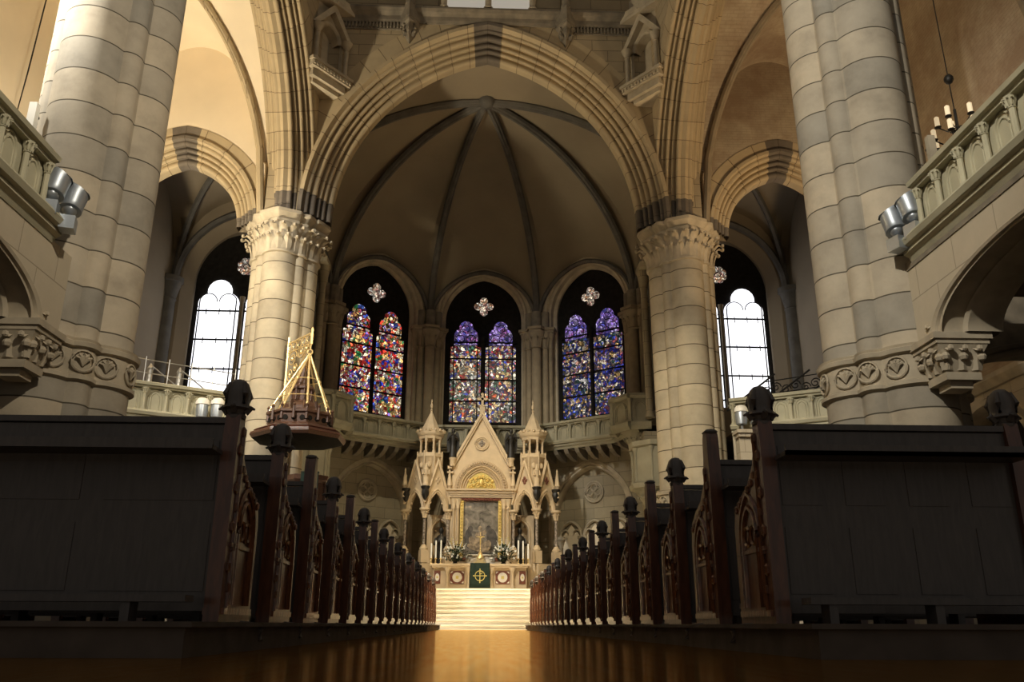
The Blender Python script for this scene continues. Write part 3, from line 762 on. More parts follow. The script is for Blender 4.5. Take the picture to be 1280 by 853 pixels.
    for k in range(npt):
        a = 2 * PI * k / npt + (0 if npt == 4 else PI / 8); pr = R0 * (0.42 if npt == 4 else 0.30); pd = R0 * 0.62
        poly = [(pd * math.cos(a) + pr * math.cos(t), pd * math.sin(a) + pr * math.sin(t)) for t in [2 * PI * i / 12 for i in range(12)]]
        mb.extr(poly, C + V((0, 0, zr)), Rv, (0, 0, 1), Wv, -0.02, 0.05)
    mb.extr([(0.22 * R0 * math.cos(t), 0.22 * R0 * math.sin(t)) for t in [2 * PI * i / 12 for i in range(12)]], C + V((0, 0, zr)), Rv, (0, 0, 1), Wv, -0.03, 0.05)
    mb.build('rosette', mats[3], o)
    return o
# apse decagon
AR = 7.7; AYC = 27.65
def avert(deg, R=AR): return V((R * math.sin(math.radians(deg)), AYC + R * math.cos(math.radians(deg)), 0))
VA = [-90, -54, -18, 18, 54, 90]; ZS = 12.35; HB = 6.5
wk = 2
mbw = MB(); mbr = MB(); mbt = MB(); mbv = MB()
for k in range(5):
    A, B = avert(VA[k]), avert(VA[k + 1]); mid = (A + B) / 2; Rv = (B - A).normalized(); L = (B - A).length
    Wv = V((mid.x, mid.y - AYC, 0)).normalized()
    O = V((mid.x, mid.y, 12.75))
    # lower wall with a blind arch
    aw = 1.62; ha = 2.0
    wall_arch(mbw, (mid.x, mid.y, 4.0), Rv, Wv, aw, ha, 0.30, -L / 2, L / 2, -4.0, 2.9, 0, 16, 0)
    wall_arch(mbw, (mid.x, mid.y, 4.0), Rv, Wv, 0.001, 0.001, 0, -aw, aw, -4.0, 2.1, 0.35, 3, 0)
    arch(mbt, (mid.x, mid.y, 4.0), Rv, Wv, aw, ha, [(0, 0.35), (0, 0.12), (0.05, 0.02), (0.12, 0.06), (0.16, -0.04), (0.30, -0.04), (0.30, 0.0)], 16, 3.0)
    # quatrefoil ring and small trefoil arches inside the blind arch
    cc = V((mid.x, mid.y, 5.05)) + Wv * 0.30
    for rr, tr in ((0.40, 0.045), (0.33, 0.025)):
        mbt.tube([cc + Rv * rr * math.cos(t) + V((0, 0, rr * math.sin(t))) for t in [2 * PI * i / 20 for i in range(21)]], tr, 6, 0, False)
    for i in range(4):
        c2 = cc + Rv * 0.17 * math.cos(i * PI / 2) + V((0, 0, 0.17 * math.sin(i * PI / 2)))
        mbt.tube([c2 + Rv * 0.14 * math.cos(t) + V((0, 0, 0.14 * math.sin(t))) for t in [2 * PI * j / 12 for j in range(13)]], 0.025, 5, 0, False)
    for q in (-1, 0, 1):
        pc_ = mid + Rv * q * 1.08 + Wv * 0.335
        mbw.face([pc_ + Rv * -0.40 + V((0, 0, 1.3)), pc_ + Rv * 0.40 + V((0, 0, 1.3)), pc_ + Rv * 0.40 + V((0, 0, 3.35)), pc_ + V((0, 0, 3.82)), pc_ + Rv * -0.40 + V((0, 0, 3.35))], None, 1)
        c3 = (mid.x + Rv.x * q * 1.08, mid.y + Rv.y * q * 1.08, 3.35)
        arch(mbt, c3, Rv, Wv, 0.42, 0.52, [(0, 0.34), (0, 0.26), (0.05, 0.2), (0.11, 0.26), (0.11, 0.34)], 8)
        base = V(c3) + Wv * 0.28
        for e in (-1, 1):   # cusps
            mbt.tube([base + Rv * e * (0.26 + 0.14 * math.cos(t)) + V((0, 0, 0.12 + 0.15 * math.sin(t))) for t in [PI * (0.1 + j / 8) for j in range(8)]], 0.03, 5)
    for q in (-1.62, -0.54, 0.54, 1.62):
        p = mid + Rv * q * (0.96 if abs(q) > 1 else 1) + Wv * 0.26
        mbt.lathe([(0.14, 1.17), (0.14, 1.3), (0.09, 1.4), (0.085, 2.9), (0.11, 2.93), (0.09, 2.98), (0.17, 3.22), (0.2, 3.24), (0.2, 3.35)], (p.x, p.y, 0), 8)
    # upper wall with window recess
    wall_arch(mbw, O, Rv, Wv, 1.72, 2.0, 0.34, -L / 2, L / 2, 0, 3.2, 0, 20, 0)
    for l, r in ((-L / 2, -2.06), (2.06, L / 2)):
        mbw.face([mid + Rv * l + V((0, 0, 6.8)), mid + Rv * r + V((0, 0, 6.8)), mid + Rv * r + V((0, 0, 12.75)), mid + Rv * l + V((0, 0, 12.75))])
    mbw.face([mid + Rv * -2.1 + V((0, 0, 6.8)), mid + Rv * 2.1 + V((0, 0, 6.8)), mid + Rv * 2.1 + V((0, 0, 7.75)), mid + Rv * -2.1 + V((0, 0, 7.75))])
    mbw.face([mid + Rv * -2.1 + V((0, 0, 7.75)), mid + Rv * 2.1 + V((0, 0, 7.75)), mid + Rv * 2.1 + V((0, 0, 8.1)) + Wv * 0.55, mid + Rv * -2.1 + V((0, 0, 8.1)) + Wv * 0.55])
    arch(mbt, O, Rv, Wv, 1.72, 2.0, [(-0.05, 0.62), (-0.05, 0.42), (0.0, 0.36), (0.08, 0.34), (0.08, 0.12), (0.16, 0.06), (0.22, 0.1), (0.26, 0.0), (0.34, -0.03), (0.34, 0.02)], 20, 5.0)
    # web of the vault
    rows = []
    for i in range(17):
        sft = i / 16; C = A.lerp(B, sft); xq = (sft - 0.5) * L
        a_, h_ = L / 2, 2.55; R_ = (a_ * a_ + h_ * h_) / (2 * a_)
        zw = math.sqrt(max(0, R_ * R_ - (abs(xq) + R_ - a_) ** 2))
        row = []
        for j in range(21):
            rho = 1 - (j / 20); r2 = math.sin(rho * PI / 2)
            row.append((C.x * r2, AYC + (C.y - AYC) * r2, ZS + zw + (HB - zw) * math.sqrt(max(0, 1 - r2 * r2))))
        rows.append(row)
    mbv.grid(rows)
    # formeret rib along the wall
    fp = []
    for i in range(25):
        sft = i / 24; C = A.lerp(B, sft); xq = (sft - 0.5) * L
        fp.append((C.x * 0.985, AYC + (C.y - AYC) * 0.985, ZS + math.sqrt(max(0, R_ * R_ - (abs(xq) + R_ - a_) ** 2)) - 0.04))
    mbr.tube(fp, 0.10, 6)
struct(mbw, 'wall_apse', ['apse', 'plaster'])
struct(mbt, 'trim_19', 'trim')
# the choir sides between column and apse, then the crown vault over the choir
for s in (-1, 1):
    pass
for dgv in VA:
    A = avert(dgv)
    pts = []
    for j in range(25):
        t = j / 24 * PI / 2; r2 = math.cos(t) * 0.985
        pts.append((A.x * r2, AYC + (A.y - AYC) * r2, ZS + HB * math.sin(t) - 0.08))
    mbr.tube(pts, 0.15, 8); mbr.tube([(p[0] * 0.99, p[1], p[2] - 0.13) for p in pts], 0.07, 6)
mbr.lathe([(0.02, -0.25), (0.2, -0.2), (0.32, -0.05), (0.32, 0.1)], (0, AYC, ZS + HB - 0.1), 12)
struct(mbr, 'trim_20', 'rib_dark')
rows = []
for i in range(17):      # short choir bay between the arch and the apse, following the half ribs
    x = -1 + 2 * i / 16; zz = ZS + HB * math.sqrt(max(0, 1 - x * x))
    rows.append([(x * 7.7, 25.12, zz), (x * 7.7, AYC, zz)])
mbv.grid(rows)
struct(mbv, 'ceiling_5', 'apse_plaster', None, 30)
mb = MB()
for s in (-1, 1): mb.box((s * 7.55, 27.3, 6.5), (0.3, 2.2, 13))
struct(mb, 'wall_choir', 'apse')
# shaft clusters between the apse windows
for k, dgv in enumerate(VA[1:-1]):
    A = avert(dgv, 7.55); mb = MB(); tv = V((math.cos(math.radians(dgv)), -math.sin(math.radians(dgv)), 0)); nv = V((-math.sin(math.radians(dgv)), -math.cos(math.radians(dgv)), 0))
    for q, rr, fw in ((-0.36, 0.13, 0.0), (0, 0.21, 0.14), (0.36, 0.13, 0.0), (-0.58, 0.09, -0.06), (0.58, 0.09, -0.06)):
        p = A + tv * q + nv * fw
        mb.lathe([(rr * 1.5, 6.9), (rr * 1.5, 7.1), (rr, 7.25), (rr, 11.25), (rr * 1.3, 11.28), (rr * 1.05, 11.34), (rr * 1.25, 11.6), (rr * 1.9, 11.95), (rr * 2.0, 12.0)], (p.x, p.y, 0), 12)
        for j in range(8):
            a = 2 * PI * j / 8
            if rr > 0.1: leaf(mb, (p.x + rr * math.cos(a), p.y + rr * math.sin(a), 11.36), (math.cos(a), math.sin(a), 0), 0.5, 0.13, rr * 0.9)
    mb.extr([(-0.75, -0.25), (0.75, -0.25), (0.75, 0.12), (0.34, 0.2), (0.25, 0.46), (-0.25, 0.46), (-0.34, 0.2), (-0.75, 0.12)], A, tv, nv, (0, 0, 1), 11.98, 12.08)
    mb.extr([(-0.8, -0.25), (0.8, -0.25), (0.8, 0.17), (0.4, 0.25), (0.3, 0.52), (-0.3, 0.52), (-0.4, 0.25), (-0.8, 0.17)], A, tv, nv, (0, 0, 1), 12.08, 12.2)
    nm = ['left side', 'left of the middle', 'right of the middle', 'right side'][k]
    cl_ = thing('shaft_cluster', 'bundle of slim stone shafts with small capitals, %s window of the apse' % nm, 'column', (A.x, A.y, 6.8), None)
    mb.build('shafts', 'rib', cl_)
    mb = MB()
    for q, rr, fw in ((-0.36, 0.17, 0.0), (0, 0.22, 0.1), (0.36, 0.17, 0.0)):
        p = A + tv * q + nv * fw; mb.lathe([(rr, 12.2), (rr, 12.95)], (p.x, p.y, 0), 10)
    mb.build('springer', 'dark_trim_and_shade', cl_)
gl = [None, ('glassL', 'glassL', 'glassL', 'glassRose'), ('glassC', 'glassP', 'glassC', 'glassRose'), ('glassR', 'glassP', 'glassR', 'glassRose'), None]
for k in (1, 2, 3):
    A, B = avert(VA[k]), avert(VA[k + 1]); mid = (A + B) / 2; Rv = (B - A).normalized(); Wv = V((mid.x, mid.y - AYC, 0)).normalized()
    tracery_window('window_%d' % (k + 1), mid + Wv * 0.45, Rv, Wv, 8.15, 12.75, 13.45, 1.5, gl[k], (8.15, 9.1, 10.05, 11.0, 11.75))
for s in (-1, 1):
    tracery_window('window_%d' % (5 if s < 0 else 6), (s * 9.62, 32.05), (1, 0, 0), (0, 1, 0), 8.0, 13.15, 13.75, 1.85, ('daylight', 'daylight', 'daylight', 'glassRose'), (8.4, 9.4, 10.6, 11.8), False, True)

# ------------------------------------------------------------------ balustrades
def balustrade(name, label, A, B, nrm, z, h, mat, sp=0.6, mould=True, slope=0.0, group=None, ledge=True, ext=0):
    A, B, nrm = V((A[0], A[1], 0)), V((B[0], B[1], 0)), V(nrm).normalized(); d = B - A; L = d.length; d.normalize()
    th = thing(name, label, 'balustrade', ((A.x + B.x) / 2, (A.y + B.y) / 2, z), group)
    mb = MB(); line_mould(mb, A, B, nrm, [(0.16, z + h - 0.16), (-0.08, z + h - 0.16), (-0.10, z + h - 0.11), (-0.16, z + h - 0.10), (-0.18, z + h - 0.03), (-0.14, z + h), (0.2, z + h)]); mb.build('rail', mat, th)
    if ledge:
        EA, EB = (A, B + d * ext) if B.y > A.y else (A - d * ext, B)
        mb = MB(); line_mould(mb, EA, EB, nrm, [(0.2, z + 0.12), (-0.2, z + 0.12), (-0.24, z + 0.06), (-0.20, z - 0.02), (-0.12, z - 0.04), (-0.12, z - 0.10), (-0.05, z - 0.14), (0.0, z - 0.22), (0.2, z - 0.22)]); mb.build('ledge', mat, th)
    mb = MB(); line_mould(mb, A, B, nrm, [(0.14, z + 0.1), (0.04, z + 0.1), (0.04, z + h - 0.14), (0.14, z + h - 0.14)])
    n = max(1, round(L / sp)); w_ = L / n
    for i in range(n):
        c = A + d * (w_ * (i + 0.5)); a = w_ * 0.31
        for off, r in ((0.0, 0.022), (0.07, 0.016)):
            pts = [(x * 1, zz) for x, zz, q in arch_path(a + 0 - off, (a - off) * 1.3, 0, 5)]
            pts = [(pts[0][0], -h * 0.38)] + pts + [(pts[-1][0], -h * 0.38)]
            mb.tube([c + d * x - nrm * -0.0 + nrm * -0.035 * 0 + V((0, 0, z + h * 0.55 + zz)) - nrm * 0.035 for x, zz in pts], r, 5, 0)
    mb.build('panel', mat, th)
    for i in range(n + 1):
        p = A + d * min(max(w_ * i, 0.06), L - 0.06) + nrm * 0.04; mb = MB(); r = 0.045
        mb.lathe([(r * 1.7, z + 0.12), (r * 1.7, z + 0.17), (r, z + 0.22), (r, z + h - 0.34), (r * 1.3, z + h - 0.33), (r * 1.1, z + h - 0.30), (r * 1.9, z + h - 0.2), (r * 2.0, z + h - 0.16)], (p.x, p.y, 0), 8)
        if h > 0.9:
            for j in range(5):
                a = math.atan2(nrm.y, nrm.x) + (j - 2) * 0.6
                leaf(mb, (p.x + r * math.cos(a), p.y + r * math.sin(a), z + h - 0.31), (math.cos(a), math.sin(a), 0), 0.14, 0.06, 0.06)
        mb.build('colonnette', mat, th)
    return th
# apse gallery
GR = 6.15; gz = 6.72
gp = [V((-5.55, 29.3, 0)), avert(-54, GR), avert(-18, GR), avert(18, GR), avert(54, GR), V((5.55, 29.3, 0))]
names = ['left outer', 'left', 'middle', 'right', 'right outer']
for k in range(5):
    A, B = gp[k], gp[k + 1]; d = (B - A).normalized(); nrm = V((d.y, -d.x, 0))
    balustrade('gallery_balustrade', 'carved stone balustrade of the apse gallery, %s section below the stained windows' % names[k], A, B, nrm, gz, 0.88, 'apse_gallery', 0.62)
mb = MB()      # gallery floor slab and its corbels
outer = [avert(x, 7.7) for x in VA]; outer[0] = V((-7.5, 29.0, 0)); outer[-1] = V((7.5, 29.0, 0))
for z, inn in ((6.5, 0.0), (6.72, 0.0)):
    for k in range(5): mb.face([gp[k] + V((0, 0, z)), gp[k + 1] + V((0, 0, z)), outer[k + 1] + V((0, 0, z)), outer[k] + V((0, 0, z))])
for k in range(5): mb.face([gp[k] + V((0, 0, 6.5)), gp[k + 1] + V((0, 0, 6.5)), gp[k + 1] + V((0, 0, 6.72)), gp[k] + V((0, 0, 6.72))])
for k in range(5):
    A, B = gp[k], gp[k + 1]; d = (B - A).normalized(); nrm = V((d.y, -d.x, 0)); L = (B - A).length; n = max(2, int(L / 0.45))
    for i in range(n):
        c = A + d * (L * (i + 0.5) / n)
        mb.extr([(0, 6.5), (-0.75, 6.5), (-0.75, 6.12), (-0.45, 6.18), (-0.12, 6.34)], c, nrm, (0, 0, 1), d, -0.09, 0.09, 1)
struct(mb, 'trim_21', ['dark_trim_and_shade', 'dark_trim_and_shade'])
# projecting pulpit-like bays at both ends of the gallery, and the lower stair parapets
for s in (-1, 1):
    side = 'left' if s < 0 else 'right'
    pts = [V((s * 4.95, 30.6, 0)), V((s * 4.75, 30.0, 0)), V((s * 5.25, 29.2, 0)), V((s * 5.95, 29.1, 0))]
    th = thing('gallery_bay', 'projecting canted stone bay at the %s end of the apse gallery' % side, 'balcony', (s * 5.3, 29.8, 6.3))
    mb = MB(); 
    for k in range(3):
        A, B = pts[k], pts[k + 1]; d = (B - A).normalized(); nrm = V((d.y, -d.x, 0)) * (1 if s > 0 else 1)
        if nrm.y > 0: nrm = -nrm
        line_mould(mb, A, B, nrm, [(0.12, 6.8), (0.0, 6.8), (0.0, 7.72), (0.12, 7.72)])
        line_mould(mb, A, B, nrm, [(0.18, 7.68), (-0.1, 7.68), (-0.16, 7.76), (-0.12, 7.86), (0.18, 7.86)])
        line_mould(mb, A, B, nrm, [(0.18, 6.6), (-0.05, 6.55), (-0.14, 6.68), (-0.16, 6.82), (0.18, 6.84)])
        p = (A + B) / 2 + nrm * 0.03; Lq = (B - A).length
        for aa in (Lq * 0.34, Lq * 0.26):
            mb.tube([p + d * x + V((0, 0, 7.3 + zz)) for x, zz in [(-aa, -0.36)] + [(q_[0], q_[1]) for q_ in arch_path(aa, min(aa * 1.2, 0.3), 0, 6)] + [(aa, -0.36)]], 0.018, 5)
        for q in (A, B): mb.lathe([(0.09, 6.84), (0.05, 6.95), (0.05, 7.5), (0.1, 7.68)], (q.x + nrm.x * 0.03, q.y + nrm.y * 0.03, 0), 8)
    mb.build('parapet', 'apse_gallery', th)
    mb = MB()
    mb.lathe([(0.02, -1.5), (0.08, -1.45), (0.1, -1.3), (0.15, -1.15), (0.12, -1.0), (0.18, -0.7), (0.2, -0.6), (0.28, -0.3), (0.45, -0.05), (0.5, 0)], (s * 5.45, 29.8, 6.6), 10)
    for j in range(12):
        a = 2 * PI * j / 12
        leaf(mb, (s * 5.45 + 0.18 * math.cos(a), 29.8 + 0.18 * math.sin(a), 5.95), (math.cos(a), math.sin(a), 0), 0.5, 0.16, 0.2)
    mb.build('corbel', 'apse_gallery', th)
    # wall pier carrying it
    mb = MB(); mb.box((s * 6.4, 29.4, 3.2), (1.5, 0.9, 6.5)); mb.box((s * 6.5, 28.6, 9.5), (0.6, 0.5, 5.8))
    for q, yy in ((5.85, 28.8), (6.2, 28.5)):
        mb.lathe([(0.18, 6.9), (0.12, 7.1), (0.12, 11.6), (0.22, 12.2), (0.24, 12.4)], (s * q, yy, 0), 10)
    mb.box((s * 6.1, 28.7, 12.5), (0.9, 0.9, 0.2))
    struct(mb, 'trim_22' if s < 0 else 'trim_23', 'apse')
    # low round balcony on a foliage corbel beside the column
    th = thing('stair_balcony', 'small round stone balcony on a leafy corbel, low beside the %s column' % side, 'balcony', (s * 5.55, 27.6, 4.1))
    mb = MB(); c = (s * 5.75, 27.6, 0)
    mb.lathe([(0.2, 3.5), (0.5, 3.75), (0.62, 4.0), (0.74, 4.12), (0.92, 4.2), (0.95, 4.34), (0.86, 4.4), (0.8, 4.4)], c, 8, PI / 8, 0, 1, 1, True); 
    for j in range(16):
        a = 2 * PI * j / 16; leaf(mb, (c[0] + 0.42 * math.cos(a), c[1] + 0.42 * math.sin(a), 3.62), (math.cos(a), math.sin(a), 0), 0.42, 0.2, 0.24)
    mb.build('corbel', 'apse_gallery', th)
    mb = MB(); mb.lathe([(0.8, 4.4), (0.8, 5.5), (0.9, 5.55), (0.92, 5.7), (0.8, 5.74)], c, 8, PI / 8)
    for j in range(8):
        a = 2 * PI * (j + 0.5) / 8 + PI / 8 * 0; mb.lathe([(0.08, 4.4), (0.045, 4.5), (0.045, 5.3), (0.1, 5.5)], (c[0] + 0.8 * math.cos(a), c[1] + 0.8 * math.sin(a), 0), 8)
    mb.build('parapet', 'apse_gallery', th)
# transept balustrades running out from the columns
for s in (-1, 1):
    side = 'left' if s < 0 else 'right'
    A, B = (s * 12.2, 22.4), (s * 7.55, 24.95)
    if s > 0: A, B = (7.55, 24.95), (12.2, 22.4)
    d = (V((B[0] - A[0], B[1] - A[1], 0))).normalized(); nrm = V((d.y, -d.x, 0))
    if nrm.y > 0: nrm = -nrm
    balustrade('transept_balustrade', 'stone balustrade with arched panels between the %s column and pier' % side, A, B, nrm, 5.62, 0.95, 'green_stone', 0.62)
    mb = MB(); A3, B3 = V((*A, 0)), V((*B, 0))
    line_mould(mb, A3, B3, nrm, [(0.3, 0), (0, 0), (0, 5.42), (0.3, 5.42)])
    # gallery floor behind
    mb.face([(s * 7.5, 24.9, 5.5), (s * 12.3, 22.3, 5.5), (s * 12.3, 31.5, 5.5), (s * 7.5, 31.5, 5.5)])
    struct(mb, 'wall_transept_left' if s < 0 else 'wall_transept_right', 'pale')

# nave galleries left and right
for s in (-1, 1):
    side = 'left' if s < 0 else 'right'; xg = 6.72 if s < 0 else 7.05
    ye = 11.8 if s < 0 else 12.15; zg = 5.84 if s < 0 else 5.93
    A, B = ((s * xg, 3.0), (s * xg, ye)) if s > 0 else ((s * xg, ye), (s * xg, 3.0))
    balustrade('nave_gallery_balustrade', 'large stone gallery balustrade with trefoil panels running past the %s pier' % side, A, B, (-s, 0, 0), zg, 0.98 if s > 0 else 1.0, 'green_stone', 0.66, ext=0.5)
    mb = MB()
    for yc in (10.05, 4.45):
        wall_arch(mb, (s * (xg + 0.02), yc - 0.25, 4.3), (0, 1, 0), (s, 0, 0), 2.35, 0.80, 0.0, -2.8, 3.2 if yc > 8 else 2.8, 0, 1.38, 0, 20)
        wall_arch(mb, (s * (xg + 0.02), yc - 0.25, 4.3), (0, 1, 0), (s, 0, 0), 2.35, 0.80, 0.0, -2.8, 3.2 if yc > 8 else 2.8, 0, 1.38, 0.9, 20)
        arch(mb, (s * (xg + 0.02), yc - 0.25, 4.3), (0, 1, 0), (s, 0, 0), 2.35, 0.80, [(-0.12, 0.9), (-0.12, 0.35), (-0.06, 0.3), (-0.02, 0.34), (0.02, 0.2), (0.06, 0.04), (0.10, -0.05), (0.20, -0.07), (0.25, -0.03), (0.27, 0.0)], 20, 0, 1)
    mb.box((s * 9.7, 8.4, 5.70), (5.3, 11.0, 0.14), 0, 2)  # gallery underside, its shade put into the dark colour
    struct(mb, 'wall_gallery_left' if s < 0 else 'wall_gallery_right', ['pale', 'trim', 'dark_trim_and_shade'])
    # responds with foliage capitals
    th = thing('gallery_corbel', 'carved leafy corbel capital carrying the gallery arch on the %s pier' % side, 'capital', (s * (xg + 0.35), 12.5, 3.7))
    mb = MB(); x0 = s * (xg + 0.3)
    mb.box((x0, 12.5, 4.25), (0.92, 0.85, 0.1)); mb.box((x0, 12.5, 4.17), (0.84, 0.78, 0.08)); mb.build('abacus', 'trim', th)
    mb = MB()
    rows = [[(x0 + x * k, 12.5 + y * k, z) for x, y in ((-0.4, -0.38), (0.4, -0.38), (0.4, 0.38), (-0.4, 0.38))] for k, z in ((1.0, 4.13), (0.85, 4.01), (0.7, 3.76), (0.62, 3.71))]
    mb.grid(rows, None, 0, True)
    for fx, fy, dx, dy in [(-0.3, -0.36, 0, -1), (0, -0.36, 0, -1), (0.3, -0.36, 0, -1)] + [(-s * 0.36, q, -s, 0) for q in (-0.28, 0, 0.28)]:
        leaf(mb, (x0 + fx * 0.75, 12.5 + fy * 0.75, 3.73), (dx, dy, 0), 0.42, 0.22, 0.16)
        mb.ball((x0 + fx * 0.95, 12.5 + fy * 0.95, 3.93), 0.07, 8)
    mb.box((x0, 12.5, 3.64), (0.55, 0.55, 0.12)); mb.box((x0, 12.5, 3.53), (0.35, 0.35, 0.12))
    for q in range(8):   # springer foliage above the abacus
        a = 2 * PI * q / 8; leaf(mb, (x0 + 0.2 * math.cos(a), 12.5 + 0.2 * math.sin(a), 4.29), (math.cos(a), math.sin(a), 0), 0.3, 0.18, 0.12)
    mb.build('foliage', 'trim', th)
    # transverse arch of the aisle under the gallery
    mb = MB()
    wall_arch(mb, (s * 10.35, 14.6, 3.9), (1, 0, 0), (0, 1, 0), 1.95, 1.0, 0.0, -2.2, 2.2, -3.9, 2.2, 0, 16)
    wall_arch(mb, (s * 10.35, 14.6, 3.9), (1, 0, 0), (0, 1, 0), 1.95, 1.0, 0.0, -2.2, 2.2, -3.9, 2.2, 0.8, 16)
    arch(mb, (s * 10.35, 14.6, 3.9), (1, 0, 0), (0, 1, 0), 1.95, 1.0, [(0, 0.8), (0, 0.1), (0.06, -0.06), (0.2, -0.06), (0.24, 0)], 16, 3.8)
    struct(mb, 'wall_aisle_left' if s < 0 else 'wall_aisle_right', 'dark_trim_and_shade')  # dark colour stands in for the unlit aisle interior

# ------------------------------------------------------------------ corner aedicules over the columns
for s in (-1, 1):
    side = 'left' if s < 0 else 'right'
    c = V((s * 5.35, 23.72, 0)); nrm = V((-s * 0.78, -0.62, 0)).normalized(); d = V((nrm.y * -1, nrm.x, 0))
    th = thing('wall_niche', 'gabled stone niche with two little columns, high in the %s corner above the chancel arch' % side, 'niche', (c.x, c.y, 16.4))
    mb = MB()
    for z0, z1, w_, dp in ((16.35, 16.5, 0.55, 0.2), (16.5, 16.75, 0.68, 0.34), (16.75, 16.95, 0.80, 0.46), (16.95, 17.05, 0.86, 0.52)):
        mb.extr([(-w_, -0.5), (w_, -0.5), (w_, dp), (-w_, dp)], c, d, nrm, (0, 0, 1), z0, z1)
    for q in range(12):
        p = c + d * (-0.75 + q * 0.136) + nrm * 0.47; mb.box((p.x, p.y, 16.85), (0.07, 0.07, 0.1), math.atan2(d.y, d.x))
    mb.build('corbelled_ledge', 'trim', th)
    mb = MB(); P0 = c + V((0, 0, 18.35)) + nrm * 0.12
    wall_arch(mb, P0, d, -nrm, 0.42, 0.5, 0.0, -0.78, 0.78, 0, 1.1, 0, 10)
    for l, r in ((-0.78, -0.5), (0.5, 0.78)):
        mb.face([P0 + d * l + V((0, 0, -1.3)), P0 + d * r + V((0, 0, -1.3)), P0 + d * r, P0 + d * l])
    arch(mb, P0, d, -nrm, 0.42, 0.5, [(0, 0.42), (0, 0.0), (0.04, -0.05), (0.12, -0.05), (0.15, 0.0)], 10, 0)
    for q in (-1, 1): mb.extr([(-0.80, -0.6), (0.80, -0.6), (0.80, 0.1), (-0.80, 0.1)], c, d, nrm, (0, 0, 1), 19.4, 20.6) if q > 0 else None
    mb.build('niche_front', 'trim', th)
    mb = MB(); mb.extr([(-0.6, 17.05), (0.6, 17.05), (0.6, 19.2), (-0.6, 19.2)], c, d, (0, 0, 1), nrm, -0.35, -0.25); mb.build('niche_back', 'trim', th)
    for q in (-1, 1):
        mb = MB(); p = c + d * q * 0.62 + nrm * 0.34
        mb.lathe([(0.13, 17.05), (0.13, 17.12), (0.075, 17.2), (0.075, 18.1), (0.1, 18.12), (0.08, 18.16), (0.17, 18.35), (0.19, 18.42)], (p.x, p.y, 0), 10); mb.build('colonnette', 'trim', th)
    mb = MB(); P1 = c + nrm * 0.3
    mb.extr([(-0.86, 18.45), (-0.66, 18.45), (0, 19.3), (0.66, 18.45), (0.86, 18.45), (0.0, 19.62)], P1, d, (0, 0, 1), nrm, -0.35, 0.06)
    for z, w_ in ((19.55, 0.9), (19.68, 0.98), (19.8, 0.9)):
        mb.extr([(-w_, -0.5), (w_, -0.5), (w_, 0.45), (-w_, 0.45)], c, d, nrm, (0, 0, 1), z, z + 0.12)
    mb.ball(P1 + V((0, 0, 19.68)) + nrm * 0.1, 0.1, 8)
    mb.build('gable', 'trim', th)

